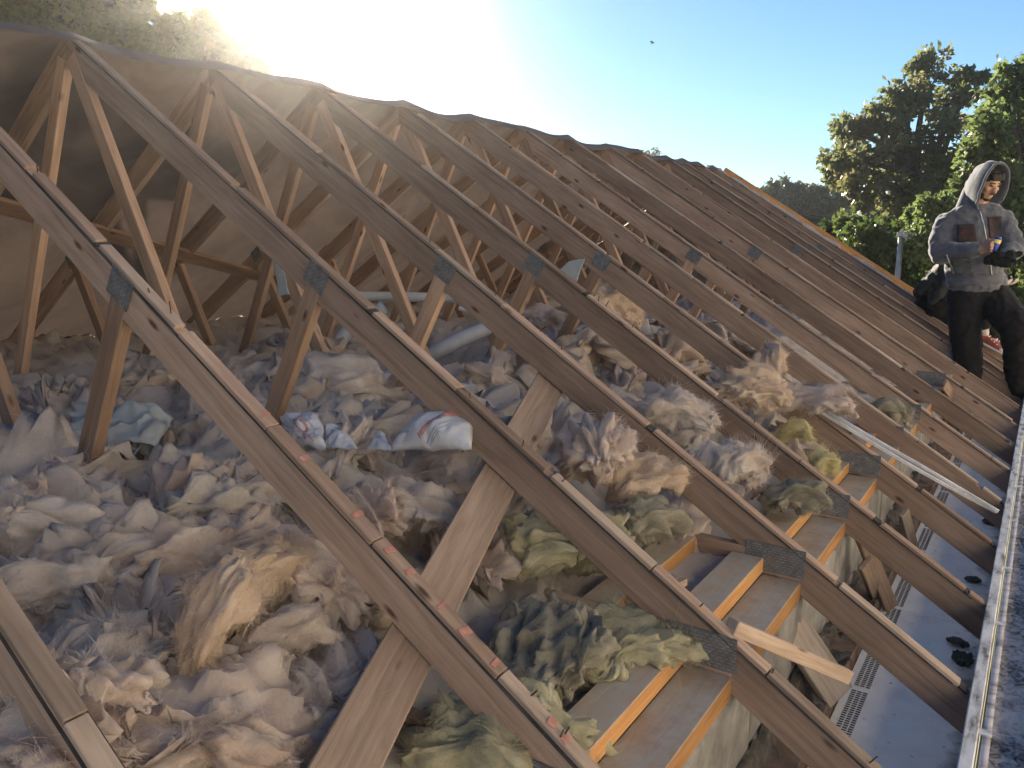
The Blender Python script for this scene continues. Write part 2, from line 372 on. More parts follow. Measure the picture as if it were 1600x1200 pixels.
# dirt along the fascia edge
sx = N(nt, 'ShaderNodeSeparateXYZ'); L(nt, v, sx.inputs[0])
ma = N(nt, 'ShaderNodeMath', operation='MULTIPLY_ADD'); L(nt, n.outputs[0], ma.inputs[0]); ma.inputs[1].default_value = 0.32; L(nt, sx.outputs[0], ma.inputs[2])
c1 = mixc(nt, ramp(nt, ma.outputs[0], [(0.27, (0, 0, 0)), (0.34, (0.85, 0.85, 0.85))]), c1, (0.10, 0.10, 0.085))
L(nt, c1, b.inputs['Base Color']); b.inputs['Roughness'].default_value = 0.45; bump(nt, b, n2.outputs[0], 0.1, 0.002)
M['slot'] = mat_noise('vent_slot', [(0.3, (0.03, 0.03, 0.03)), (0.7, (0.07, 0.07, 0.065))], 20, 3, 0.9, 0)
so = thing('soffit', ((XS + XE) / 2, 3, ZS), 'white ventilated soffit board under the rafter feet', 'soffit')
y = Y0; 
while y < Y1:
    block('soffit_board', (XS, y, ZS - 0.009), (-0.061, min(y + 2.42, Y1), ZS), M['soffit'], so, 0.001); y += 2.424
V = []; F = []
for k in range(int((Y1 - 0.8) / 0.0125)):
    if (k % 26) > 23: continue
    y = 0.8 + k * 0.0125
    for c in range(3):
        x = XS + 0.022 + c * 0.016; o = len(V)
        V += [(x, y, ZS + 0.0012), (x + 0.012, y, ZS + 0.0012), (x + 0.012, y + 0.0065, ZS + 0.0012), (x, y + 0.0065, ZS + 0.0012)]; F.append([o, o + 1, o + 2, o + 3])
vs = mobj('vent_slots', V, F, M['slot'], so); vs['kind'] = 'stuff'
M['upvc'] = mat_noise('dirty_white_plastic', [(0.34, (0.16, 0.155, 0.14)), (0.44, (0.52, 0.51, 0.49)), (0.56, (0.74, 0.73, 0.71)), (0.7, (0.82, 0.81, 0.79))], 16, 12, 0.8, 0.3, 0.003, stretch=(0.6, 2, 2))
M['upvc_pink'] = mat_noise('stained_gutter_plastic', [(0.36, (0.26, 0.235, 0.23)), (0.5, (0.58, 0.52, 0.52)), (0.75, (0.74, 0.68, 0.68))], 14, 12, 0.75, 0.15, 0.003, stretch=(0.35, 2, 2))
M['silt'], nt, b = nmat('gutter_silt'); v, _ = coords(nt, (1, 1, 1), 'Object', False)
n = N(nt, 'ShaderNodeTexNoise', Scale=34, Detail=10, Roughness=0.75, Distortion=1.2); L(nt, v, n.inputs['Vector'])
n2 = N(nt, 'ShaderNodeTexNoise', Scale=6, Detail=6, Roughness=0.6); L(nt, v, n2.inputs['Vector'])
mx = N(nt, 'ShaderNodeMath', operation='MULTIPLY_ADD'); L(nt, n2.outputs[0], mx.inputs[0]); mx.inputs[1].default_value = 0.55; L(nt, n.outputs[0], mx.inputs[2])
c1 = ramp(nt, mx.outputs[0], [(0.60, (0.05, 0.048, 0.045)), (0.72, (0.22, 0.21, 0.20)), (0.78, (0.50, 0.48, 0.46)), (0.90, (0.80, 0.77, 0.74))])
L(nt, c1, b.inputs['Base Color']); b.inputs['Roughness'].default_value = 0.85; bump(nt, b, mx.outputs[0], 0.6, 0.012)
fa = bar('fascia_board', (-0.0425, Y0, -1.285), (-0.0425, Y1, -1.285), 0.031, 0.245, M['upvc'], None, c=0.003)
tag(fa, 'dirty white plastic fascia board across the rafter feet', 'fascia board')
gu = thing('gutter', (0.04, 3, -1.25), 'stained white plastic gutter full of dark silt', 'gutter')
prof = [(-0.017, -1.172), (-0.0165, -1.21)] + [(0.037 - 0.053 * math.cos(a), -1.215 - 0.05 * math.sin(a)) for a in np.linspace(0.15, PI - 0.15, 10)] + [(0.091, -1.20), (0.091, -1.180), (0.074, -1.176)]
prof = [(-0.001, -1.170)] + prof
V = [(x, y, z) for y in np.linspace(Y0, Y1, 30) for x, z in prof]; k = len(prof)
F = [[j * k + i, j * k + i + 1, (j + 1) * k + i + 1, (j + 1) * k + i] for j in range(29) for i in range(k - 1)]
ch = mobj('channel', V, F, M['upvc_pink'], gu, True); md = ch.modifiers.new('solid', 'SOLIDIFY'); md.thickness = 0.0025
gx = np.linspace(-0.013, 0.087, 14); gy = np.arange(Y0, Y1, 0.012)
P = np.stack(np.meshgrid(gx, gy, indexing='ij'), -1).reshape(-1, 2)
hz = -1.228 + 0.012 * fbm(np.c_[P * 16, np.zeros(len(P))], 4) + 0.010 * fbm(np.c_[P * 3, np.ones(len(P))], 2)
a = np.arange(13 * (len(gy) - 1)); i0 = (a // (len(gy) - 1)) * len(gy) + a % (len(gy) - 1)
si = mobj('silt', np.c_[P, hz], np.stack([i0, i0 + len(gy), i0 + len(gy) + 1, i0 + 1], 1), M['silt'], gu, True)
for k in range(14):
    y = 0.95 + k * 0.57 + rnd.uniform(-.06, .06)
    block('gutter_bracket', (-0.028, y, -1.172), (0.000, y + 0.022, -1.166), M['upvc'], gu, 0.001)

# ---- gable end
g = thing('gable_wall', (XR, 8.42, GROUND), 'far gable wall with rough mortar along its sloping top', 'wall')
zt = lambda x: roof_z(x) - 0.035
xa, xb = XS, 2 * XR - XS
prof = [(xa, zt(xa)), (XR, zt(XR)), (xb, zt(xb)), (xb, GROUND), (xa, GROUND)]
V = [(x, yy, z) for yy in (8.31, 8.44) for x, z in prof]
F = [[0, 1, 2, 3, 4], [9, 8, 7, 6, 5]] + [[i, i + 5, (i + 1) % 5 + 5, (i + 1) % 5] for i in range(5)]
mobj('wall_face', V, F, M['block'], g)
for k in range(60):
    x = rnd.uniform(XR - 0.2, XE - 0.1); s = rnd.uniform(0.02, 0.06)
    bm = bmesh.new(); bmesh.ops.create_icosphere(bm, subdivisions=2, radius=1)
    for v in bm.verts: v.co *= 1 + 0.35 * math.sin(v.co.x * 5 + k) * math.cos(v.co.y * 4 + k * 2)
    me = bpy.data.meshes.new('mortar_lump'); bm.to_mesh(me); bm.free(); me.materials.append(M['mortar'])
    o = bpy.data.objects.new('mortar_lump', me)
    link(o, g, Matrix.Translation((x, rnd.uniform(8.33, 8.42), zt(x) + 0.012)) @ Matrix.Rotation(math.radians(32.5), 4, 'Y') @ Matrix.Diagonal((s * 2.2, 0.05, s * 0.55, 1)))
for s in (1, -1):
    a, b_, n_ = rafter_pts(8.66, s, 0.05)
    vr = bar('verge_rafter', a, b_, 0.04, 0.12, M['verge'], None, n_)
    tag(vr, 'orange verge rafter along the %s slope beyond the gable mortar' % ('near' if s > 0 else 'far'), 'rafter')

# ---- loose and fixed timbers of the roof
def at_far(px, py, off=-0.12):
    r = ray(px, py); return Vector(r * ((ZR - TAN * XR + off) / (-TAN * r[0] + r[2])))
n1_ = Vector((SIN, 0, COS))
def roof_under(px, py): return at_roof(px, py, -0.148)
p0, p1 = roof_under(470, 1330), roof_under(866, 585)
br = bar('diagonal_brace', p0 , p1, 0.104, 0.022, M['rough_board'], None, n1_, 0.003)
tag(br, 'wide brown bracing board running diagonally under the front rafters', 'brace')
p0, p1 = at_far(-60, 305), at_far(440, 440)
tag(bar('diagonal_brace', p0, p1, 0.095, 0.022, M['web'], None, Vector((-SIN, 0, COS)), 0.003), 'bracing board fixed under the far slope behind the nearest webs', 'brace')
def nog(xc, k0, zt_, w_, h_, label, mat='nogging'):
    a, b_ = TRUSS_Y[k0] + RW / 2 + 0.001, TRUSS_Y[k0 + 1] - RW / 2 - 0.003
    tag(bar('nogging', (xc, a, zt_ - h_ / 2), (xc, b_, zt_ - h_ / 2), w_, h_, M[mat], None), label, 'timber', 'short timbers between the truss feet')
NB = {3: 'second and third trusses from the camera', 4: 'third and fourth trusses from the camera', 5: 'fourth and fifth trusses from the camera', 6: 'fifth and sixth trusses from the camera',
      7: 'sixth and seventh trusses from the camera', 8: 'seventh and eighth trusses from the camera'}
for k in range(3, 9):
    nog(-0.655 - (0.0 if k < 5 else 0.0), k, -0.925, 0.095, 0.046, 'orange edged nogging by the wall plate between the ' + NB[k])
nog(-0.86, 4, -0.905, 0.09, 0.046, 'short nogging behind the insulation between the third and fourth trusses')
tag(bar('offcut', at_z(1000, 938, -0.90), at_z(1062, 905, -0.90), 0.05, 0.02, M['cleat'], None), 'short pale offcut poking out beneath the third rafter', 'offcut')
# batten nailed to the side of the third rafter and boards standing on the soffit
tag(bar('loose_batten', at_y(1142, 978, 1.66), at_y(1322, 1056, 2.02), 0.034, 0.036, M['cleat'], None), 'short pale batten sticking out beside the third rafter near the soffit', 'batten')
def board(px0, px1, z0, z1, w_, t_, mat, label, up):
    a, b_ = at_z(*px0, z0), at_z(*px1, z1)
    return tag(bar('loose_board', a, b_, w_, t_, M[mat], None, up, 0.003), label, 'board')
board((1190, 905), (1312, 1090), -1.00, -1.30, 0.115, 0.022, 'grey_board', 'wide dusty grey board leaning from the wall down to the soffit', (1, -.7, 1.2))
board((1338, 815), (1392, 950), -0.98, -1.345, 0.055, 0.02, 'rough_board', 'narrow upright board leaning between the third and fourth rafters onto the soffit', (1, -1, .3))
board((1412, 800), (1428, 862), -1.08, -1.32, 0.05, 0.02, 'grey_board', 'small grey upright board stub beside the wall at the fifth rafter', (1, -1, .3))
board((1352, 880), (1372, 935), -1.10, -1.32, 0.06, 0.02, 'rough_board', 'short brown board stub low against the brick leaf', (1, -1, .3))
board((1475, 600), (1512, 655), -0.93, -1.25, 0.07, 0.02, 'rough_board', 'sloping board end by the rafter feet near the standing person', (1, -1, .3))

# ---- ground
M['ground'] = mat_noise('rough_grass', [(0.3, (0.035, 0.05, 0.02)), (0.6, (0.07, 0.085, 0.035)), (0.8, (0.13, 0.12, 0.07))], 1.2, 8, 1.0, 0.5, 0.05)
tag(mobj('ground', [(-900, -900, GROUND), (900, -900, GROUND), (900, 900, GROUND), (-900, 900, GROUND)], [[0, 1, 2, 3]], M['ground']), kind='structure')
# far wall of the house so that light does not leak in from below
tag(block('far_eaves_wall', (2 * XR - XW1, Y0, GROUND), (2 * XR - XW0 , Y1, ZC - 0.02), M['block'], None, 0.0), 'far eaves wall of the house behind the insulation', 'wall')
# ---- unseen house, added so its sunlit wall bounces warm light into the roof space
M['render'] = mat_noise('cream_render', [(0.3, (0.72, 0.66, 0.57)), (0.7, (0.82, 0.77, 0.68))], 4, 8, 0.9, 0.3, 0.01)
M['tile'] = mat_noise('roof_tiles', [(0.3, (0.16, 0.08, 0.05)), (0.7, (0.30, 0.16, 0.10))], 6, 6, 0.9, 0.5, 0.02)
M['glass'] = mat_noise('window_glass', [(0.3, (0.02, 0.025, 0.03)), (0.7, (0.04, 0.05, 0.06))], 2, 2, 0.08, 0, spec=0.6)
HX = 3.9
nh = thing('added_fill_house', (HX + 3, 2, GROUND), 'unseen cream house beside the roof, added to bounce warm light into it', 'house')
block('wall', (HX, -7, GROUND), (HX + 6, 11, 2.9), M['render'], nh, 0.0)
V = [(HX - .4, -7.3, 2.80), (HX + 3, -7.3, 5.4), (HX + 6.4, -7.3, 2.80), (HX - .4, 11.3, 2.80), (HX + 3, 11.3, 5.4), (HX + 6.4, 11.3, 2.80)]
mobj('roof', V, [[0, 1, 4, 3], [1, 2, 5, 4], [0, 2, 1], [3, 4, 5], [0, 3, 5, 2]], M['tile'], nh)
for yy in (-5, -1, 3.4, 7.6):
    for zz in (-3.0, -0.3):
        wn = block('window', (HX - 0.06, yy, zz), (HX + 0.01, yy + 1.3, zz + 1.25), M['upvc'], nh, 0.004)
        for q in (0, 1): block('pane', (HX - 0.075, yy + 0.07 + q * 0.61, zz + 0.07), (HX - 0.055, yy + 0.62 + q * 0.61, zz + 1.18), M['glass'], wn, 0.002)
#@@WOOL
# ------------------------------------------------------------------ loft insulation
def mat_wool(name, stops, patch=None, psc=2.4):
    m, nt, b = nmat(name); v, _ = coords(nt, (1, 1, 1), 'Object', False)
    n = N(nt, 'ShaderNodeTexNoise', Scale=psc, Detail=7, Roughness=0.6, Distortion=0.9); L(nt, v, n.inputs['Vector'])
    col = ramp(nt, n.outputs[0], stops)
    if patch:
        n3 = N(nt, 'ShaderNodeTexNoise', Scale=1.3, Detail=4, Roughness=0.5); L(nt, v, n3.inputs['Vector'])
        sx = N(nt, 'ShaderNodeSeparateXYZ'); L(nt, v, sx.inputs[0])
        ma = N(nt, 'ShaderNodeMath', operation='MULTIPLY_ADD'); L(nt, n3.outputs[0], ma.inputs[0]); ma.inputs[1].default_value = 1.2; L(nt, sx.outputs[0], ma.inputs[2])
        col = mixc(nt, ramp(nt, ma.outputs[0], patch[0]), col, patch[1])
    n2 = N(nt, 'ShaderNodeTexNoise', Scale=55, Detail=6, Roughness=0.7, Distortion=2.5); L(nt, v, n2.inputs['Vector'])
    col = mixc(nt, 0.4, col, ramp(nt, n2.outputs[0], [(0.3, (0.66, 0.64, 0.62)), (0.6, (1, 1, 1))]), 'MULTIPLY')
    L(nt, col, b.inputs['Base Color']); b.inputs['Roughness'].default_value = 1.0; b.inputs['Specular IOR Level'].default_value = 0.05
    b.inputs['Sheen Weight'].default_value = 0.25; b.inputs['Sheen Roughness'].default_value = 0.6
    n4 = N(nt, 'ShaderNodeTexNoise', Scale=150, Detail=5, Roughness=0.7, Distortion=3.5); L(nt, v, n4.inputs['Vector'])
    ad = N(nt, 'ShaderNodeMath', operation='MULTIPLY_ADD'); L(nt, n4.outputs[0], ad.inputs[0]); ad.inputs[1].default_value = 0.55; L(nt, n2.outputs[0], ad.inputs[2])
    bump(nt, b, ad.outputs[0], 0.5, 0.008)
    tr = N(nt, 'ShaderNodeBsdfTranslucent'); L(nt, col, tr.inputs['Color']); mx = N(nt, 'ShaderNodeMixShader'); mx.inputs[0].default_value = 0.36
    L(nt, b.outputs[0], mx.inputs[1]); L(nt, tr.outputs[0], mx.inputs[2]); L(nt, mx.outputs[0], nt.nodes['Material Output'].inputs['Surface'])
    return m
M['wool_base'] = mat_wool('wool_mixed', [(0.28, (0.50, 0.42, 0.36)), (0.40, (0.66, 0.57, 0.50)), (0.50, (0.62, 0.57, 0.53)), (0.62, (0.74, 0.66, 0.58)), (0.76, (0.80, 0.75, 0.69))], psc=3.2,
    patch=([(0.62, (0, 0, 0)), (0.85, (0.9, 0.9, 0.9))], (0.36, 0.33, 0.22)))
M['wool_pink'] = mat_wool('wool_pink', [(0.3, (0.56, 0.42, 0.35)), (0.5, (0.74, 0.62, 0.55)), (0.7, (0.82, 0.74, 0.68))], psc=5)
M['wool_grey'] = mat_wool('wool_grey', [(0.3, (0.56, 0.47, 0.42)), (0.5, (0.68, 0.60, 0.56)), (0.7, (0.78, 0.72, 0.68))], psc=4)
M['wool_cream'] = mat_wool('wool_cream', [(0.3, (0.62, 0.51, 0.44)), (0.5, (0.75, 0.66, 0.60)), (0.7, (0.84, 0.79, 0.74))], psc=7)
M['wool_gold'] = mat_wool('wool_gold', [(0.3, (0.62, 0.46, 0.33)), (0.5, (0.74, 0.59, 0.46)), (0.7, (0.82, 0.72, 0.61))], psc=7)
M['wool_yellow'] = mat_wool('wool_yellow', [(0.3, (0.42, 0.38, 0.25)), (0.5, (0.60, 0.55, 0.37)), (0.7, (0.74, 0.69, 0.49))], psc=6)
M['wool_bright'] = mat_wool('wool_bright_yellow', [(0.3, (0.58, 0.50, 0.26)), (0.5, (0.74, 0.66, 0.37)), (0.7, (0.82, 0.77, 0.52))], psc=8)
M['wool_dark'] = mat_wool('wool_dirty', [(0.3, (0.26, 0.24, 0.18)), (0.5, (0.42, 0.38, 0.29)), (0.7, (0.58, 0.53, 0.41))], psc=6)

def fibres(name, P, D, Nn, mat, parent, seed, length=(0.03, 0.09), rad=0.00045, lift=0.35, curl=0.9, npt=7):
    """thin strands starting at P, running along D and lifting off along the normal"""
    r = np.random.default_rng(seed); n = len(P)
    wisp = r.random(n) > 0.90; ln = r.uniform(*length, n) * (1 + 1.6 * wisp); rad = rad * np.where(wisp, 0.6, 1.0)
    d = D + r.normal(scale=0.35, size=(n, 3)) + Nn * (lift * r.random(n) ** 2 * 2.2)[:, None]
    d /= np.linalg.norm(d, axis=1)[:, None] + 1e-9
    pts = np.zeros((n, npt, 3)); p = P.copy(); pts[:, 0] = p - Nn * 0.002; ph = r.uniform(0, 40, n)
    for k in range(1, npt):
        q = p * 14 + 3.1
        c = np.stack([noise3(q + 5), noise3(q + 51), noise3(q + 97)], 1)
        d = d + curl * c * 0.55 + r.normal(scale=0.10, size=(n, 3)); d[:, 2] -= 0.03
        d /= np.linalg.norm(d, axis=1)[:, None] + 1e-9
        p = p + d * (ln / (npt - 1))[:, None]; pts[:, k] = p
    cu = bpy.data.hair_curves.new(name); cu.add_curves([npt] * n)
    cu.attributes['position'].data.foreach_set('vector', pts.astype(np.float32).ravel())
    ra = cu.attributes.get('radius') or cu.attributes.new('radius', 'FLOAT', 'POINT')
    w = np.tile(np.linspace(1, 0.25, npt), (n, 1)) * (rad * r.uniform(0.5, 1.5, n))[:, None]
    ra.data.foreach_set('value', w.astype(np.float32).ravel()); cu.materials.append(mat)
    o = bpy.data.objects.new(name, cu); link(o, parent, Matrix.Identity(4)); o['kind'] = 'stuff'
    return o
def sample_surface(V, F, n, r):
    A = V[F[:, 0]]; B = V[F[:, 1]]; C = V[F[:, 2]]
    cr = np.cross(B - A, C - A); ar = np.linalg.norm(cr, axis=1); idx = r.choice(len(F), n, p=ar / ar.sum())
    u = r.random((n, 2)); fl = u.sum(1) > 1; u[fl] = 1 - u[fl]
    P = A[idx] + (B - A)[idx] * u[:, :1] + (C - A)[idx] * u[:, 1:]; nn = cr[idx] / (ar[idx][:, None] + 1e-12)
    return P, nn

def smooth01(t): t = np.clip(t, 0, 1); return t * t * (3 - 2 * t)
def wool_h(x, y):
    p = np.c_[x, y, np.zeros(len(x))]
    wv = np.stack([noise3(p * 2.2 + 3), noise3(p * 2.2 + 41), np.zeros(len(x))], 1) * 0.22
    h = ZC + 0.015 + 0.315 * smooth01((-0.72 - x) / 1.05)
    amp = 0.25 + 0.75 * smooth01((-0.85 - x) / 0.7)
    h = h + amp * (0.10 * fbm((p + wv) * 2.0 + 7.7, 2) + 0.13 * (0.42 - billow((p + wv) * 4.2 + 2.2, 3)) + 0.03 * fbm((p + 2 * wv) * np.array([16, 9, 1]) + 1.1, 3))
    h = h - 0.24 * np.exp(-((x + 2.62) / 0.42) ** 2 - ((y - 3.0) / 0.5) ** 2)      # hollow where the ducts run
    return np.maximum(h, ZC + 0.004)
xs = np.concatenate([np.arange(-5.45, -3.4, 0.045), np.arange(-3.4, -0.69, 0.014)])
ysg = np.concatenate([np.arange(-1.2, 3.4, 0.014), np.arange(3.4, 8.28, 0.032)])
G = np.stack(np.meshgrid(xs, ysg, indexing='ij'), -1).reshape(-1, 2)
V = np.c_[G, wool_h(G[:, 0], G[:, 1])]
# horizontal ruffle so that folds overhang a little
rf = np.stack([fbm(V * 7 + 3, 3), fbm(V * 7 + 33, 3)], 1) * 0.02; V[:, :2] += rf * smooth01((-0.78 - V[:, 0]) / 0.2)[:, None]
ny = len(ysg); a = np.arange((len(xs) - 1) * (ny - 1)); i0 = (a // (ny - 1)) * ny + a % (ny - 1)
F = np.stack([i0, i0 + ny, i0 + ny + 1, i0 + 1], 1)
base = mobj('loose_insulation', V, F, M['wool_base'], None, True)
tag(base, 'loose grey and beige glass wool insulation covering the ceiling', 'insulation', kind='stuff')
r_ = np.random.default_rng(3)
P, nn = sample_surface(V, F, 110000, r_); keep = (P[:, 1] > 0.2) & (r_.random(len(P)) < np.clip(2.2 / (0.3 + np.abs(P[:, 1] - 0.2) + 0.4 * np.abs(P[:, 0])), 0.15, 1))
P, nn = P[keep], nn[keep]
fl = np.stack([noise3(P * 3.1 + 7), noise3(P * 3.1 + 70), noise3(P * 3.1 + 170) * 0.4], 1); fl -= nn * (fl * nn).sum(1)[:, None]
fl /= np.linalg.norm(fl, axis=1)[:, None] + 1e-9
fibres('fibres', P, fl, nn, M['wool_base'], base, 5, (0.015, 0.045), 0.0004, 0.12)

_ico = {}
def ico(sub):
    if sub not in _ico:
        bm = bmesh.new(); bmesh.ops.create_icosphere(bm, subdivisions=sub, radius=1.0)
        _ico[sub] = (np.array([v.co[:] for v in bm.verts]), np.array([[v.index for v in f.verts] for f in bm.faces])); bm.free()
    return _ico[sub]
def clump_geo(c, size, yaw, seed, curl, tilt, roll, sub, wild, sink):
    r = np.random.default_rng(seed); U, F = ico(sub)
    a, b, t = size[0] / 2, size[1] / 2, size[2] / 2
    sg = np.sign(U) * np.abs(U) ** np.array([0.75, 0.75, 0.9])
    L_ = sg * np.array([a, b, t]); off = r.uniform(0, 50, 3)
    # irregular torn outline
    o2 = L_ * 9.0 + off; wob = np.stack([noise3(o2 + 3), noise3(o2 + 23), noise3(o2 + 43)], 1)
    L_ = L_ + wob * np.array([0.38 * a, 0.45 * b, 0.6 * t])
    # folds run along the local x axis
    q = L_ / max(a, 0.05) * np.array([0.9, 2.8, 2.2]) * 1.3 + off
    wv = np.stack([noise3(q * 0.8 + 11), noise3(q * 0.8 + 61), noise3(q * 0.8 + 91)], 1)
    nrm = U / np.array([a, b, t]); nrm /= np.linalg.norm(nrm, axis=1)[:, None]
    hi = fbm(L_ * 90 + off, 2, 0.6) * 0.0012
    disp = 0.46 * (0.42 - billow(q + 0.7 * wv, 3, 0.45)) + 0.36 * fbm(q * 1.4 + wv, 3) + 0.30 * fbm(L_ * np.array([16, 46, 34]) + off + wv, 4, 0.65)
    L_ = L_ + nrm * (disp * wild * min(b, t * 1.6) + hi)[:, None] + wv * 0.34 * wild * min(b, t * 1.8)
    e = np.abs(U[:, 0]) ** 3; L_[:, 0] += np.sign(U[:, 0]) * e * 0.45 * a * noise3(np.c_[L_[:, 1] * 30, L_[:, 2] * 30, off[0] + U[:, 0]])
    if abs(curl) > 1e-3:
        Rb = a / curl; ang = L_[:, 0] / Rb; rr = Rb - L_[:, 2]
        L_ = np.c_[rr * np.sin(ang), L_[:, 1], -(Rb - rr * np.cos(ang))]
    E_ = np.array(Euler((roll, tilt, yaw)).to_matrix()); Wd = L_ @ E_.T + np.asarray(c) + np.array([0, 0, size[2] * (0.5 - sink)])
    return Wd, F, E_
def clump_strands(name, Wd, F, E_, nf, mat, parent, seed, length, rad=0.0004, lift=0.25):
    r = np.random.default_rng(seed); P, nn = sample_surface(Wd, F, nf, r)
    d = np.tile(E_[:, 0], (nf, 1)) * np.where(r.random(nf) > .5, 1, -1)[:, None]
    d = d + 1.1 * np.stack([noise3(P * 9 + 7), noise3(P * 9 + 70), noise3(P * 9 + 170)], 1)
    d -= nn * (d * nn).sum(1)[:, None]; d /= np.linalg.norm(d, axis=1)[:, None] + 1e-9
    return fibres(name, P, d, nn, mat, parent, seed + 900, length, rad, lift, 1.5)
def clump(px, py, z, size, yaw, mat, label, seed, curl=0.6, nf=2600, tilt=0.0, roll=0.0, sub=5, wild=1.0, sink=0.5):
    """a torn piece of glass wool: a bent, folded, fibrous lump; size = length, width, thickness in metres"""
    c = np.array(at_z(px, py, z)); Wd, F, E_ = clump_geo(c, size, yaw, seed, curl, tilt, roll, sub, wild, sink)
    me = mesh_np('insulation_tuft', Wd - c, F, mat, True)
    o = link(bpy.data.objects.new('insulation_tuft', me), None, Matrix.Translation(Vector(c)))
    tag(o, label, 'insulation', 'torn tufts of glass wool')
    near = 1.0 if np.linalg.norm(c) < 2.6 else 0.8
    clump_strands('fibres', Wd, F, E_, int(nf * 2.6), mat, o, seed, (0.010, 0.024 + 0.045 * size[0]), 0.00034 / near, 0.26)
    return o
# crumpled folds that make up most of the bed (too many and too tangled to count)
rf_ = random.Random(77)
for mt, cnt in (('wool_pink', 64), ('wool_grey', 34), ('wool_base', 30), ('wool_gold', 20), ('wool_cream', 8)):
    gv = []; gf = []; n0 = 0; st = []
    for k in range(cnt):
        y = 0.25 + 4.6 * rf_.random() ** 1.35; x = rf_.uniform(-3.3, -0.95) if y < 3 else rf_.uniform(-2.6, -0.95)
        if x > -1.25 and y < 2.3 and mt != 'wool_base': x -= 0.5
        if math.hypot(x + 2.62, y - 3.0) < 0.5: x += 1.0
        z = float(wool_h(np.array([x]), np.array([y]))[0]); sc = rf_.uniform(0.75, 1.5)
        sz = (0.40 * sc, 0.24 * sc, 0.12 * sc)
        Wd, F_, E_ = clump_geo((x, y, z), sz, rf_.uniform(0, PI), 5000 + n0 + k, rf_.uniform(0.3, 1.3), rf_.uniform(-.4, .4), rf_.uniform(-.5, .5), 4 if y > 1.9 else 5, 1.1, 0.55)
        gv.append(Wd); gf.append(F_ + n0); n0 += len(Wd); st.append((Wd, F_, E_))
    fo_ = mobj('folds', np.concatenate(gv), np.concatenate(gf), M[mt], base, True); fo_['kind'] = 'stuff'
    Ps = []; 
    for j, (Wd, F_, E_) in enumerate(st):
        r0 = np.random.default_rng(j + 31); nf = 4600 if Wd[:, 1].mean() < 2.2 else 1500
        P, nn = sample_surface(Wd, F_, nf, r0); d = np.tile(E_[:, 0], (nf, 1)) * np.where(r0.random(nf) > .5, 1, -1)[:, None]
        d = d + 1.1 * np.stack([noise3(P * 9 + 7), noise3(P * 9 + 70), noise3(P * 9 + 170)], 1); d -= nn * (d * nn).sum(1)[:, None]
        Ps.append((P, d / (np.linalg.norm(d, axis=1)[:, None] + 1e-9), nn))
    fibres('fibres', np.concatenate([p[0] for p in Ps]), np.concatenate([p[1] for p in Ps]), np.concatenate([p[2] for p in Ps]), M[mt], base, 900 + cnt, (0.012, 0.042), 0.0004, 0.22, 1.7)
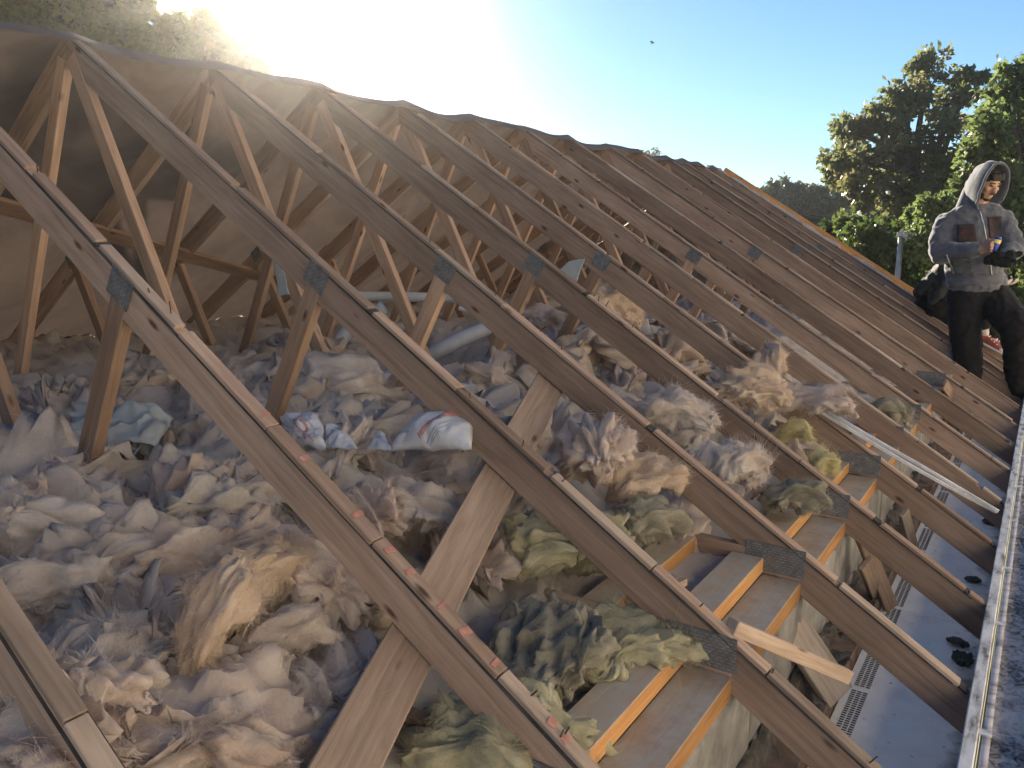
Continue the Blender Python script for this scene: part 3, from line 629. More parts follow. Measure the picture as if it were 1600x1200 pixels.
CL = [
 (70, 800, -0.60, (0.46, 0.24, 0.13), 0.5, 'wool_cream', 'pale cream wool tuft at the left edge below the nearest webs', 0.5, 3400),
 (250, 880, -0.70, (0.48, 0.30, 0.18), 1.0, 'wool_grey', 'large bluish grey wool mound left of the golden upright fold', 0.4, 3600),
 (372, 900, -0.62, (0.40, 0.10, 0.10), 1.9, 'wool_gold', 'upright golden fold of wool left of the second rafter', 0.9, 3600),
 (655, 782, -0.66, (0.28, 0.14, 0.10), 0.3, 'wool_cream', 'white curled wool tuft above the diagonal brace', 1.5, 3400),
 (575, 800, -0.66, (0.26, 0.16, 0.11), 2.6, 'wool_pink', 'pinkish wool fold just left of the white curl', 0.8, 2600),
 (752, 720, -0.61, (0.20, 0.11, 0.08), 1.2, 'wool_pink', 'frayed pinkish tuft against the top of the diagonal brace', 0.9, 2800),
 (500, 890, -0.70, (0.30, 0.18, 0.14), 0.2, 'wool_pink', 'rounded pink beige wool fold under the second rafter', 1.0, 3200),
 (425, 985, -0.72, (0.22, 0.10, 0.09), 1.3, 'wool_cream', 'pale wool curl with loose strands below the golden fold', 1.3, 3000),
 (520, 1035, -0.80, (0.34, 0.20, 0.10), -0.4, 'wool_grey', 'layered greyish wool folds left of the diagonal brace foot', 0.9, 3400),
 (150, 1060, -0.72, (0.40, 0.17, 0.12), 1.9, 'wool_cream', 'whitish frayed wool strip along the nearest rafter', 0.6, 3400),
 (300, 1130, -0.78, (0.40, 0.26, 0.14), 0.9, 'wool_pink', 'brownish pink wool heap at the bottom of the photo', 0.5, 3200),
 (40, 1130, -0.66, (0.34, 0.22, 0.12), 0.3, 'wool_pink', 'pink brown wool under the nearest rafter in the bottom left corner', 0.5, 2600),
 (930, 700, -0.62, (0.30, 0.17, 0.16), 2.2, 'wool_pink', 'fluffy pinkish white tuft between the third and fourth rafters', 1.0, 4200),
 (1010, 735, -0.68, (0.22, 0.12, 0.10), 0.9, 'wool_gold', 'small orange beige wool scrap right of the fluffy tuft', 0.9, 2200),
 (1050, 640, -0.62, (0.34, 0.13, 0.11), 0.4, 'wool_cream', 'whitish grey wool strand bundle behind the fourth rafter', 0.8, 3200),
 (1150, 715, -0.70, (0.26, 0.13, 0.11), 1.1, 'wool_cream', 'white and pink curly tuft between the fourth and fifth rafters', 1.3, 3800),
 (1185, 605, -0.60, (0.30, 0.17, 0.15), 0.6, 'wool_gold', 'golden orange wool lump between the fifth and sixth rafters', 0.8, 3400),
 (1205, 570, -0.58, (0.16, 0.10, 0.16), 1.9, 'wool_gold', 'upright golden wool scrap above the golden lump', 0.8, 1800),
 (1270, 620, -0.66, (0.34, 0.14, 0.10), 0.2, 'wool_pink', 'pinkish brown wool strip between the sixth and seventh rafters', 0.6, 2400),
 (870, 850, -0.80, (0.36, 0.22, 0.13), 0.5, 'wool_yellow', 'yellow wool slab between the diagonal brace and the third rafter', 0.4, 3400),
 (1015, 810, -0.78, (0.16, 0.12, 0.12), 1.0, 'wool_dark', 'dirty dark yellow wool lump beside the exposed bottom chord', 0.8, 2000),
 (950, 1010, -0.92, (0.36, 0.24, 0.10), 0.8, 'wool_yellow', 'dull yellow green wool folds beside the nearest nogging', 0.5, 3200),
 (850, 1000, -0.87, (0.30, 0.24, 0.10), 2.0, 'wool_dark', 'dark greenish wool hollow behind the second rafter', 0.4, 2200),
 (780, 1140, -0.90, (0.34, 0.22, 0.11), 0.5, 'wool_yellow', 'yellowish wool under the foot of the second rafter', 0.5, 2400),
 (1240, 672, -0.78, (0.14, 0.07, 0.06), 0.1, 'wool_bright', 'bright yellow tuft between the fifth and sixth rafters', 1.0, 2000),
 (1285, 722, -0.85, (0.13, 0.07, 0.06), 0.9, 'wool_bright', 'curly bright yellow tuft beside the fifth rafter plate', 1.4, 2400),
 (1235, 775, -0.84, (0.17, 0.13, 0.11), 0.4, 'wool_dark', 'dirty greyish yellow lump against a truss foot', 0.9, 2200),
 (1395, 640, -0.84, (0.22, 0.12, 0.10), 0.4, 'wool_dark', 'small dirty yellow lump between the seventh and eighth rafters', 0.8, 1600),
 (965, 565, -0.60, (0.34, 0.20, 0.14), 0.3, 'wool_cream', 'whitish wool mound right of the middle webs', 0.6, 2600),
 (840, 500, -0.48, (0.26, 0.18, 0.14), 0.9, 'wool_pink', 'pinkish tuft piled against the web of the fourth truss', 0.8, 2400),
 (745, 590, -0.56, (0.26, 0.12, 0.10), 0.2, 'wool_cream', 'creamy frayed tuft behind the third rafter beside the grey duct', 0.9, 2400),
 (1310, 503, -0.60, (0.30, 0.10, 0.08), 0.6, 'wool_cream', 'whitish wool scrap resting between far rafters', 0.4, 1800),
 (965, 480, -0.36, (0.3, 0.14, 0.26), 1.3, 'wool_gold', 'golden brown wool hanging on a web in the middle', 0.5, 1800),
 (1120, 520, -0.56, (0.5, 0.24, 0.16), 0.2, 'wool_grey', 'grey wool ridge between the sixth and seventh rafters', 0.5, 2200),
]
for k, (px, py, z, sz, yaw, mt, lab, cu_, nf) in enumerate(CL):
    sz = (sz[0], sz[1], sz[2] * .8)
    clump(px, py, z, sz, yaw, M[mt], lab, 100 + k * 7, cu_, nf, rnd.uniform(-.25, .25), rnd.uniform(-.3, .3), sub=5 if sz[0] > 0.24 else 4)
#@@TREES
# ------------------------------------------------------------------ trees and what stands behind the roof
def at_d(px, py, D): return Vector(R_CAM @ np.array([(px - 800) / 1237 * D, (py - 600) / 1237 * D, D]))
def mat_leaf(name, c0, c1, c2, tr=0.4):
    m, nt, b = nmat(name); at = N(nt, 'ShaderNodeAttribute'); at.attribute_name = 'tint'
    col = ramp(nt, at.outputs['Fac'], [(0.0, c0), (0.55, c1), (1.0, c2)])
    L(nt, col, b.inputs['Base Color']); b.inputs['Roughness'].default_value = 0.5; b.inputs['Specular IOR Level'].default_value = 0.35
    t = N(nt, 'ShaderNodeBsdfTranslucent'); hs = N(nt, 'ShaderNodeHueSaturation'); hs.inputs['Value'].default_value = 1.8; hs.inputs['Saturation'].default_value = 1.1
    L(nt, col, hs.inputs['Color']); L(nt, hs.outputs[0], t.inputs['Color'])
    mx = N(nt, 'ShaderNodeMixShader'); mx.inputs[0].default_value = tr; L(nt, b.outputs[0], mx.inputs[1]); L(nt, t.outputs[0], mx.inputs[2])
    L(nt, mx.outputs[0], nt.nodes['Material Output'].inputs['Surface']); return m
M['leaf_oak'] = mat_leaf('oak_leaves', (0.07, 0.082, 0.034), (0.12, 0.13, 0.056), (0.20, 0.15, 0.075), 0.5)
M['leaf_green'] = mat_leaf('fresh_leaves', (0.06, 0.085, 0.03), (0.105, 0.135, 0.05), (0.17, 0.18, 0.085), 0.5)
M['leaf_hedge'] = mat_leaf('hedge_leaves', (0.03, 0.05, 0.015), (0.06, 0.085, 0.025), (0.12, 0.13, 0.045), 0.4)
M['leaf_far'] = mat_leaf('far_leaves', (0.04, 0.06, 0.03), (0.07, 0.09, 0.05), (0.11, 0.12, 0.07), 0.4)
M['leaf_back'] = mat_leaf('backlit_leaves', (0.05, 0.07, 0.02), (0.10, 0.11, 0.035), (0.16, 0.13, 0.05), 0.5)
M['bark'] = mat_noise('bark', [(0.3, (0.03, 0.024, 0.02)), (0.7, (0.09, 0.07, 0.055))], 7, 8, 0.95, 0.8, 0.03, stretch=(1, 1, 0.25))
def tree(name, label, D, lobes, trunk_px, mat, seed, tips=90, per=30, leaf=0.11, depth=0.9, cat='tree', group=None, spread=0.14, limb=0.07, jit=1.2, thin=0.0):
    r = np.random.default_rng(seed); tp = at_d(*trunk_px, D); root = Vector((tp.x, tp.y, GROUND))
    t = thing(name, root, label, cat, group)
    C = []; k = D / 1237
    for (px, py, pr) in lobes:
        C.append((np.array(at_d(px, py, D + r.uniform(-1, 1) * jit)), pr * k))
    top = max(c[0][2] for c in C); low = min(c[0][2] - c[1] for c in C)
    fork = Vector((root.x, root.y, max(GROUND + 0.4, min(low + 0.3, top - 0.4)))); geos = []
    bend = [root, root.lerp(fork, .5) + Vector((r.uniform(-.15, .15), r.uniform(-.15, .15), 0)), fork, Vector((*(0.5 * (np.array(fork)[:2] + np.mean([c[0] for c in C], 0)[:2])), 0.5 * (fork.z + top)))]
    cv = catmull(bend, 5); geos.append(tube(cv, [limb * 2.2 * (1 - 0.75 * i / (len(cv) - 1)) for i in range(len(cv))], 8))
    T = []; W = []
    for c, rad in C:
        j0 = cv[int(len(cv) * r.uniform(0.55, 0.95))]; cm = Vector(c)
        mid = j0.lerp(cm, .5) + Vector((r.normal() * .2, r.normal() * .2, r.uniform(-.1, .35))) * rad
        lv = catmull([j0, mid, cm], 5); geos.append(tube(lv, [limb * (1 - 0.7 * i / (len(lv) - 1)) for i in range(len(lv))], 6, False))
        n = int(tips); u = r.normal(size=(n * 2, 3)); u /= np.linalg.norm(u, axis=1)[:, None]
        u *= (r.random(n * 2) ** 0.42)[:, None]; p = c + u * rad * np.array([1, depth, 1]) * (1 + 0.28 * noise3(u * 2.2 + c)[:, None])
        keep = noise3(p / rad * 1.9 + 3) > (-0.02 + thin); p = p[keep][:n]
        T.append(p); W.append(np.full(len(p), rad))
        for q in p[:10]: geos.append(tube(catmull([cm, cm.lerp(Vector(q), .5) + Vector((0, 0, .08 * rad)), Vector(q)], 3), [limb * .3, limb * .26, limb * .22, limb * .18, limb * .14, limb * .1, limb * .07], 4, False))
    mobj('trunk', *join_geo(*geos), M['bark'], t, True)
    T = np.concatenate(T); W = np.concatenate(W); n = len(T) * per
    P = np.repeat(T, per, 0) + r.normal(size=(n, 3)) * (np.repeat(W, per) * spread)[:, None]
    a = r.normal(size=(n, 3)); a[:, 2] -= 0.3; a /= np.linalg.norm(a, axis=1)[:, None]; b = r.normal(size=(n, 3)); b[:, 2] *= 0.6
    b = np.cross(a, b); b /= np.linalg.norm(b, axis=1)[:, None] + 1e-9; nn = np.cross(a, b)
    l = leaf * r.uniform(0.6, 1.3, n)[:, None]
    V = np.stack([P, P + a * l * .5 + b * l * .27 + nn * l * .08, P + a * l, P + a * l * .5 - b * l * .27 + nn * l * .08], 1).reshape(-1, 3)
    F = np.arange(n * 4).reshape(-1, 4); o = mobj('crown', V, F, mat, t)
    tint = np.clip(np.repeat(0.5 + 0.45 * noise3(T * 1.1 + seed) + r.normal(size=len(T)) * 0.1, per) + r.normal(size=n) * 0.13, 0, 1)
    at = o.data.attributes.new('tint', 'FLOAT', 'FACE'); at.data.foreach_set('value', tint.astype(np.float32))
    return t
tree('oak_tree', 'large dark spreading oak against the blue sky at right', 22, [(1452, 118, 42), (1425, 150, 42), (1490, 160, 44), (1512, 130, 26), (1395, 168, 36), (1375, 205, 40), (1420, 215, 44), (1468, 215, 46), (1330, 205, 30),
     (1318, 240, 40), (1350, 255, 36), (1395, 262, 40), (1440, 275, 46), (1490, 265, 44), (1300, 270, 26), (1360, 300, 30), (1410, 315, 44), (1460, 330, 44), (1330, 290, 22)],
     (1432, 380), M['leaf_oak'], 21, tips=30, per=36, leaf=0.19, limb=0.13, spread=0.13, thin=0.14)
tree('broadleaf_tree', 'bright green tree behind the hooded person, cut by the right edge', 16, [(1592, 120, 36), (1570, 165, 42), (1605, 175, 50), (1545, 205, 36), (1585, 235, 50), (1540, 255, 36), (1620, 260, 60), (1560, 300, 46), (1600, 330, 50), (1520, 290, 30), (1575, 380, 50), (1615, 420, 50)],
     (1600, 400), M['leaf_green'], 33, tips=38, per=32, leaf=0.16, limb=0.09, thin=0.10)
tree('laurel_bush', 'yellow green bush below the oak, right of the gable verge', 15, [(1300, 372, 26), (1330, 365, 30), (1358, 385, 36), (1335, 415, 34), (1385, 370, 30), (1390, 410, 36), (1310, 400, 24), (1365, 435, 30)], (1345, 470), M['leaf_hedge'], 41, tips=50, per=32, leaf=0.13, limb=0.04, cat='bush')
tree('laurel_bush', 'sunlit bush between the lamp post and the hooded person', 14, [(1440, 345, 26), (1462, 330, 26), (1450, 380, 28), (1475, 370, 26), (1430, 395, 26), (1470, 410, 28)], (1450, 470), M['leaf_green'], 43, tips=55, per=26, leaf=0.11, limb=0.04, cat='bush')
tree('hedge_bush', 'dark hedge low behind the lamp post', 17, [(1390, 450, 34), (1430, 445, 36), (1470, 450, 40), (1515, 455, 40), (1410, 490, 40), (1460, 490, 44), (1560, 470, 40), (1600, 480, 46), (1510, 500, 44)], (1450, 520), M['leaf_hedge'], 47, tips=90, per=26, leaf=0.12, limb=0.04, cat='bush')
tree('garden_shrub', 'bright leaves seen between the legs of the hooded person', 11.5, [(1560, 530, 22), (1545, 512, 14), (1580, 545, 20), (1590, 500, 24), (1535, 560, 22), (1565, 575, 26)], (1560, 600), M['leaf_green'], 49, tips=50, per=18, leaf=0.11, limb=0.025, cat='bush')
for k, (lab, lb) in enumerate([('distant pale tree just right of the gable slope', [(1208, 305, 20), (1225, 298, 17), (1215, 325, 24)]), ('distant tree left of the oak with a rounded top', [(1245, 306, 18), (1262, 304, 17), (1255, 328, 24)]),
                               ('distant tree half hidden by the left oak branches', [(1285, 312, 18), (1303, 306, 18), (1292, 330, 22)]), ('distant tree behind the oak trunk', [(1335, 318, 20), (1365, 322, 22), (1395, 320, 20), (1350, 338, 22)])]):
    tree('distant_tree', lab, 40, lb, (lb[-1][0], 350), M['leaf_far'], 61 + k, tips=70, per=22, leaf=0.24, limb=0.08, group='trees in the distance', jit=2)
tree('distant_tree', 'tree tip peeping over the ridge in the middle', 42, [(1004, 250, 17), (1022, 247, 14)], (1010, 330), M['leaf_far'], 71, tips=26, per=14, leaf=0.2, limb=0.06, group='trees in the distance', thin=.1)
tree('ash_tree', 'backlit pale green tree above the ridge at top left', 8.2, [(-30, 40, 60), (45, 20, 46), (100, 38, 40), (60, 70, 50), (150, 22, 38), (205, 45, 30), (160, 70, 38), (120, -30, 50), (215, 8, 24), (20, -40, 50)], (90, 200), M['leaf_back'], 81, tips=40, per=26, leaf=0.10, limb=0.05, jit=.5)
tree('ash_tree', 'backlit rounded tree nearest the sun glow above the ridge', 8.6, [(280, 62, 34), (320, 50, 26), (345, 70, 20), (262, 85, 36), (312, 95, 34), (372, 98, 20), (398, 108, 15), (350, 110, 26), (235, 75, 22)], (310, 220), M['leaf_back'], 83, tips=40, per=26, leaf=0.10, limb=0.045, jit=.5)
# dark building beyond the gable
M['dark_wall'] = mat_noise('dark_weatherboard', [(0.3, (0.028, 0.02, 0.018)), (0.7, (0.06, 0.045, 0.04))], 3, 5, 0.8, 0.4, 0.02, stretch=(0.4, 0.4, 8))
c0, c1 = at_d(1228, 337, 27), at_d(1400, 331, 30); bd = thing('dark_building', (c0.x, c0.y, GROUND), 'dark brown flat topped building low behind the gable slope', 'building')
ux = (c1 - c0); ux.z = 0; ux.normalize(); mwb = Matrix((ux, Vector((-ux.y, ux.x, 0)), Vector((0, 0, 1)))).transposed().to_4x4(); mwb.translation = Vector((c0.x, c0.y, 0))
ln = (c1 - c0).length + 2
for nm, lo, hi in (('wall', (-1, 0, GROUND), (ln, 4, c0.z - 0.12)), ('roof', (-1.15, -0.2, c0.z - 0.115), (ln + .15, 4.2, c0.z))):
    lo, hi = Vector(lo), Vector(hi)
    link(bpy.data.objects.new(nm, box_mesh(*(hi - lo), M['dark_wall'], 0.01)), bd, mwb @ Matrix.Translation((lo + hi) / 2))
# lamp post
M['steel'] = mat_noise('galvanised_steel', [(0.3, (0.22, 0.23, 0.25)), (0.7, (0.38, 0.39, 0.41))], 9, 5, 0.5, 0.1, 0.003, metallic=0.4)
lp = at_d(1408, 368, 13); la = thing('lamp_post', (lp.x, lp.y, GROUND), 'grey steel lamp post with a flat head in front of the bushes', 'lamp post')
mobj('post', *tube([(lp.x, lp.y, GROUND), (lp.x, lp.y, lp.z)], [0.055, 0.042], 12), M['steel'], la, True)
block('bracket', (lp.x - 0.06, lp.y - 0.06, lp.z - 0.02), (lp.x + 0.07, lp.y + 0.06, lp.z + 0.06), M['steel'], la, 0.01)
V, F = box_geo(0.40, 0.26, 0.09, 0.03); V = [(x, y, z * (1 - 0.5 * (x > 0))) for x, y, z in V]
mobj('lamp_head', V, F, M['steel'], la, False, Matrix.Translation((lp.x + 0.24, lp.y, lp.z + 0.02)) @ Matrix.Rotation(-0.12, 4, 'Y'))
V, F = box_geo(0.30, 0.2, 0.02, 0.004); mobj('lamp_glass', V, F, M['upvc'], la, False, Matrix.Translation((lp.x + 0.24, lp.y, lp.z - 0.035)) @ Matrix.Rotation(-0.12, 4, 'Y'))
bp = at_d(1020, 67, 34); bi = thing('bird', bp, 'tiny dark bird high in the blue sky', 'bird')
mobj('body', *tube([bp + Vector((-.11, 0, 0)), bp, bp + Vector((.09, 0, .01))], [0.01, 0.035, 0.008], 6), M['dark_wall'], bi, True)
for q in (-1, 1): mobj('wing', [bp + Vector((-.03, 0, 0)), bp + Vector((.05, 0, 0)), bp + Vector((.02, q * .14, .06)), bp + Vector((-.05, q * .22, .03))], [[0, 1, 2, 3]], M['dark_wall'], bi)

#@@CLUTTER
# ------------------------------------------------------------------ things lying in the roof space
def crumple(name, label, cat, pts, mat, seed, nx=26, ny=18, amp=0.02, freq=14, thick=0.0, group=None, puff=0.0, parent=None):
    """a crumpled sheet spanned between four corner points"""
    a, b, c, d = [np.array(p) for p in pts]; u, v = np.meshgrid(np.linspace(0, 1, nx), np.linspace(0, 1, ny), indexing='ij'); u = u.ravel()[:, None]; v = v.ravel()[:, None]
    P = a * (1 - u) * (1 - v) + b * u * (1 - v) + c * u * v + d * (1 - u) * v
    n = np.cross(b - a, d - a); n /= np.linalg.norm(n); r = np.random.default_rng(seed).uniform(0, 40, 3)
    h = (0.5 - billow(P * freq + r, 3)) * amp * 1.6 + fbm(P * freq * .5 + r, 2) * amp + puff * (np.sin(PI * u[:, 0]) * np.sin(PI * v[:, 0])) ** 0.6
    e = np.minimum.reduce([u, 1 - u, v, 1 - v])[:, 0]
    P = P + n * h[:, None] + np.stack([noise3(P * 19 + r), noise3(P * 19 + r + 9), noise3(P * 19 + r + 19)], 1) * (amp * .6)
    i = np.arange((nx - 1) * (ny - 1)); i0 = (i // (ny - 1)) * ny + i % (ny - 1); F = np.stack([i0, i0 + ny, i0 + ny + 1, i0 + 1], 1)
    c0 = P.mean(0); o = mobj(name, P - c0, F, mat, parent, False, Matrix.Translation(Vector(c0)))
    md = o.modifiers.new('solid', 'SOLIDIFY'); md.thickness = 0.0015
    if label: tag(o, label, cat, group)
    o['_n'] = tuple(n); return o, P.reshape(nx, ny, 3), n
M['bag'] = mat_noise('white_plastic_bag', [(0.3, (0.62, 0.63, 0.66)), (0.7, (0.78, 0.79, 0.82))], 20, 4, 0.4, 0.3, 0.006); add_translucent(M['bag'], (0.7, 0.7, 0.74), 0.3)
M['film'] = mat_noise('clear_plastic_film', [(0.3, (0.40, 0.43, 0.44)), (0.7, (0.62, 0.66, 0.66))], 12, 5, 0.3, 0.3, 0.006); add_translucent(M['film'], (0.6, 0.64, 0.64), 0.45)
M['print_red'] = mat_noise('red_print', [(0.3, (0.46, 0.16, 0.14)), (0.7, (0.58, 0.26, 0.23))], 30, 3, 0.5, 0)
M['print_grey'] = mat_noise('grey_print', [(0.3, (0.30, 0.32, 0.40)), (0.7, (0.42, 0.44, 0.52))], 30, 3, 0.5, 0)
def bag(px, z, seed, label, puff=0.04, amp=0.014):
    """corner pixels, bottom left / bottom right / top right / top left, as heights above the wool"""
    y = at_z(*px[0], z).y; pts = [at_y(p[0], p[1], y + (0.10 if k > 1 else 0.0)) for k, p in enumerate(px)]
    return crumple('plastic_bag', label, 'plastic bag', pts, M['bag'], seed, 40, 28, amp * .8, 13, group='white plastic bags', puff=puff)
def print_on(o, grid, n, strokes, mat, name='printed_mark'):
    nx, ny = grid.shape[:2]; V = []; F = []; c0 = np.array(o.matrix_local.translation)
    def S(u, v):
        x = min(max(u, 0), .999) * (nx - 1); y = min(max(v, 0), .999) * (ny - 1); i, j = int(x), int(y); a, b = x - i, y - j
        return grid[i, j] * (1 - a) * (1 - b) + grid[i + 1, j] * a * (1 - b) + grid[i, j + 1] * (1 - a) * b + grid[i + 1, j + 1] * a * b
    sgn = -1 if np.dot(n, c0) > 0 else 1
    for (u0, v0, u1, v1, w) in strokes:
        du, dv = u1 - u0, v1 - v0; l = math.hypot(du, dv) + 1e-9; pu, pv = -dv / l * w, du / l * w; st = 5
        for q in range(st):
            a, b = q / st, (q + 1) / st; o_ = len(V)
            for (t, sg) in ((a, 1), (b, 1), (b, -1), (a, -1)):
                V.append(S(u0 + du * t + pu * sg, v0 + dv * t + pv * sg) + n * sgn * 0.0045 - c0)
            F.append([o_, o_ + 1, o_ + 2, o_ + 3])
    m = mobj(name, V, F, mat, o, False, o.matrix_local.copy()); m['kind'] = 'stuff'; return m
def ring(cu, cv, ru, rv, w, n=14, a0=0, a1=2 * PI):
    pts = [(cu + ru * math.cos(a0 + (a1 - a0) * k / n), cv + rv * math.sin(a0 + (a1 - a0) * k / n)) for k in range(n + 1)]
    return [(p[0], p[1], q[0], q[1], w) for p, q in zip(pts[:-1], pts[1:])]
ZB = -0.585
o, g_, n_ = bag([(462, 700), (512, 704), (500, 648), (440, 652)], ZB, 1, 'white plastic bag with a red ring printed on it')
print_on(o, g_, n_, ring(.52, .42, .13, .2, .03), M['print_red']); print_on(o, g_, n_, [(.70, .70, .80, .45, .02), (.62, .75, .72, .72, .015), (.84, .3, .9, .16, .018)], M['print_grey'])
print_on(o, g_, n_, [(.46, .16, .54, .06, .03), (.64, .2, .74, .08, .03)], M['print_red'])
bag([(498, 702), (558, 700), (545, 674), (516, 668)], ZB, 2, 'small crumpled white bag right of the ring print bag', 0.03)
bag([(575, 702), (612, 704), (602, 682), (584, 684)], ZB, 3, 'smallest white bag scrap in the middle of the bags', 0.02)
o, g_, n_ = bag([(608, 704), (738, 704), (742, 650), (655, 650)], ZB, 4, 'large white plastic bag with slanting red lettering', 0.06, 0.012)
st = []; q = random.Random(3)
for k in range(8):                                                 # illegible slanting capitals
    u, v = .44 + k * .048, .10 + k * .075; hu, hv = -.035, .085
    st += [(u, v, u + hu, v + hv, .012), (u + .026, v + .04, u + .026 + hu, v + .04 + hv, .012)]
    st += [(u + hu * q.choice((0, .5, 1)), v + hv * q.choice((0, .5, 1)), u + .026 + hu * q.choice((0, .5, 1)), v + .04 + hv * q.choice((.5, 1)), .012)]
st += [(.76, .72, .86, .84, .055)]
print_on(o, g_, n_, st, M['print_red'])
print_on(o, g_, n_, [(.52, .05, .86, .58, .008), (.55, .03, .89, .55, .006), (.60, .06, .70, .2, .006), (.08, .32, .26, .26, .012), (.26, .26, .24, .2, .01)], M['print_grey'])
crumple('plastic_film', 'crumpled pale plastic film behind the nearest strut at left', 'plastic film', [at_z(95, 690, -0.58), at_z(245, 700, -0.60), at_z(275, 648, -0.54), at_z(115, 632, -0.52)], M['film'], 6, 34, 20, 0.03, 9, puff=0.03)
crumple('plastic_strip', 'pale blue plastic strip hanging beside the web of the third truss', 'plastic strip', [at_y(434, 462, 1.9), at_y(452, 460, 1.9), at_y(430, 378, 1.9), at_y(420, 388, 1.9)], M['film'], 7, 8, 20, 0.008, 12)
crumple('plastic_sheet', 'pale green plastic triangle standing behind the fifth rafter', 'plastic sheet', [at_y(868, 428, 3.1), at_y(902, 440, 3.1), at_y(914, 404, 3.1), at_y(888, 408, 3.1)], M['film'], 8, 14, 14, 0.006, 12)
crumple('plastic_scrap', 'small white plastic scrap beside the web of the third truss', 'plastic scrap', [at_y(470, 592, 2.1), at_y(488, 600, 2.1), at_y(484, 585, 2.1), at_y(474, 584, 2.1)], M['bag'], 9, 8, 8, 0.006, 20)
# pipes and ducts
M['duct'] = mat_noise('grey_duct', [(0.3, (0.30, 0.32, 0.35)), (0.7, (0.44, 0.46, 0.50))], 8, 5, 0.5, 0.2, 0.006)
M['pipe'] = mat_noise('white_pipe', [(0.3, (0.55, 0.56, 0.57)), (0.7, (0.72, 0.73, 0.74))], 8, 5, 0.45, 0.1, 0.004)
def pipe(name, label, px, y, rad, mat, cat):
    c = catmull([at_y(a, b, yy) for (a, b), yy in zip(px, y)], 8); o = mobj(name, *tube(c, rad, 14), mat, None, True); return tag(o, label, cat)
pipe('pipe', 'straight white pipe lying across behind the third rafter', [(500, 462), (600, 463), (728, 466)], [3.3, 3.35, 3.4], 0.026, M['pipe'], 'pipe')
pipe('flexible_duct', 'grey duct curving up behind the third rafter', [(516, 600), (522, 550), (552, 508), (600, 480)], [2.9, 2.95, 3.1, 3.2], 0.042, M['duct'], 'duct')
pipe('flexible_duct', 'long grey duct bending down towards the wool right of the third rafter', [(570, 690), (574, 640), (590, 600), (640, 574), (700, 540), (762, 512)], [2.75, 2.75, 2.8, 2.95, 3.1, 3.3], 0.040, M['duct'], 'duct')
pipe('pipe', 'short thin white pipe end below the straight white pipe', [(718, 482), (735, 486), (752, 492)], [3.2, 3.2, 3.2], 0.011, M['pipe'], 'pipe')
# grey trunking strips lying over the rafter tops
M['trunk_grey'] = mat_noise('grey_trunking', [(0.3, (0.32, 0.32, 0.34)), (0.7, (0.58, 0.58, 0.61))], 12, 5, 0.35, 0.1, 0.003, stretch=(1, 1, 1))
tb = thing('trunking_bundle', at_roof(1400, 705, 0.02), 'bundle of silvery grey trunking strips lying down across the rafters to the fascia', 'trunking')
for k, (dx, dz, w) in enumerate([(0, 0.020, 0.020), (5, 0.036, 0.012), (-7, 0.022, 0.016)]):
    p = [at_roof(1262 + dx, 628, dz), at_roof(1340 + dx, 676, dz + 0.002), at_roof(1450 + dx * 1.3, 740, dz + 0.004), at_roof(1556 + dx * .4, 800, dz)]
    c = catmull(p, 8); V = []; 
    for i, q in enumerate(c):
        t_ = (c[min(i + 1, len(c) - 1)] - c[max(i - 1, 0)]).normalized(); sd = t_.cross(n1_).normalized()
        V += [q - sd * w / 2, q + sd * w / 2, q + sd * w / 2 + n1_ * .011, q - sd * w / 2 + n1_ * .011]
    F = [[i * 4 + a, i * 4 + (a + 1) % 4, i * 4 + 4 + (a + 1) % 4, i * 4 + 4 + a] for i in range(len(c) - 1) for a in range(4)] + [[3, 2, 1, 0], [len(V) - 4, len(V) - 3, len(V) - 2, len(V) - 1]]
    mobj('strip', V, F, M['trunk_grey'], tb)
# red marks on the batten strip of the second rafter
for (px, py) in [(446, 640), (488, 712), (566, 800), (610, 858), (640, 893), (690, 945), (728, 985), (772, 1037), (860, 1130), (880, 1160)]:
    c = at_roof(px, py, 0.0018); c.y = TRUSS_Y[3]; c.z = roof_z(c.x) + 0.0012
    d_ = Vector((COS, 0, -SIN)); l_ = rnd.uniform(0.003, 0.008)
    bar('paint_mark', c - d_ * l_, c + d_ * l_ + Vector((0, rnd.uniform(-.004, .004), 0)), rnd.uniform(0.018, 0.03), 0.0008, M['red_paint'], TR[3], n1_, 0.0)
# nails standing out of the rafters
for k in (3, 4, 5, 6):
    for j in range(6):
        x = rnd.uniform(-2.2, -0.2); p = Vector((x, TRUSS_Y[k] + rnd.uniform(-.01, .01), roof_z(x) - 0.002)); h = rnd.uniform(0.012, 0.03)
        mobj('nail', *tube([p, p + (n1_ + Vector((rnd.uniform(-.5, .5), rnd.uniform(-.5, .5), 0))).normalized() * h], 0.0016, 5), M['nail'], TR[k])
# moss and dirt on the soffit
M['moss'] = mat_noise('dark_moss', [(0.3, (0.05, 0.052, 0.04)), (0.7, (0.13, 0.125, 0.10))], 40, 8, 1, 0.8, 0.01)
for k, (px, py, sx_, lab) in enumerate([(1503, 1028, 0.045, 'dark chunk of moss against the fascia beside the fourth rafter foot'), (1496, 1003, 0.032, 'small moss lump just above the dark chunk'), (1522, 905, 0.03, 'moss clump by the fifth rafter foot'),
                                        (1548, 815, 0.04, 'shaggy moss tuft under the ends of the trunking strips')]):
    c = np.array(at_z(px, py, ZS + 0.012)); c[0] = min(c[0], -0.085); Wd, F_, E_ = clump_geo(c, (sx_ * 1.9, sx_ * 1.5, sx_ * .4), rnd.uniform(0, 3), 300 + k, 0.2, 0, 0, 4, 1.2, 0.4)
    tag(link(bpy.data.objects.new('moss_clump', mesh_np('moss_clump', Wd - c, F_, M['moss'])), None, Matrix.Translation(Vector(c))), lab, 'moss', 'moss on the soffit')
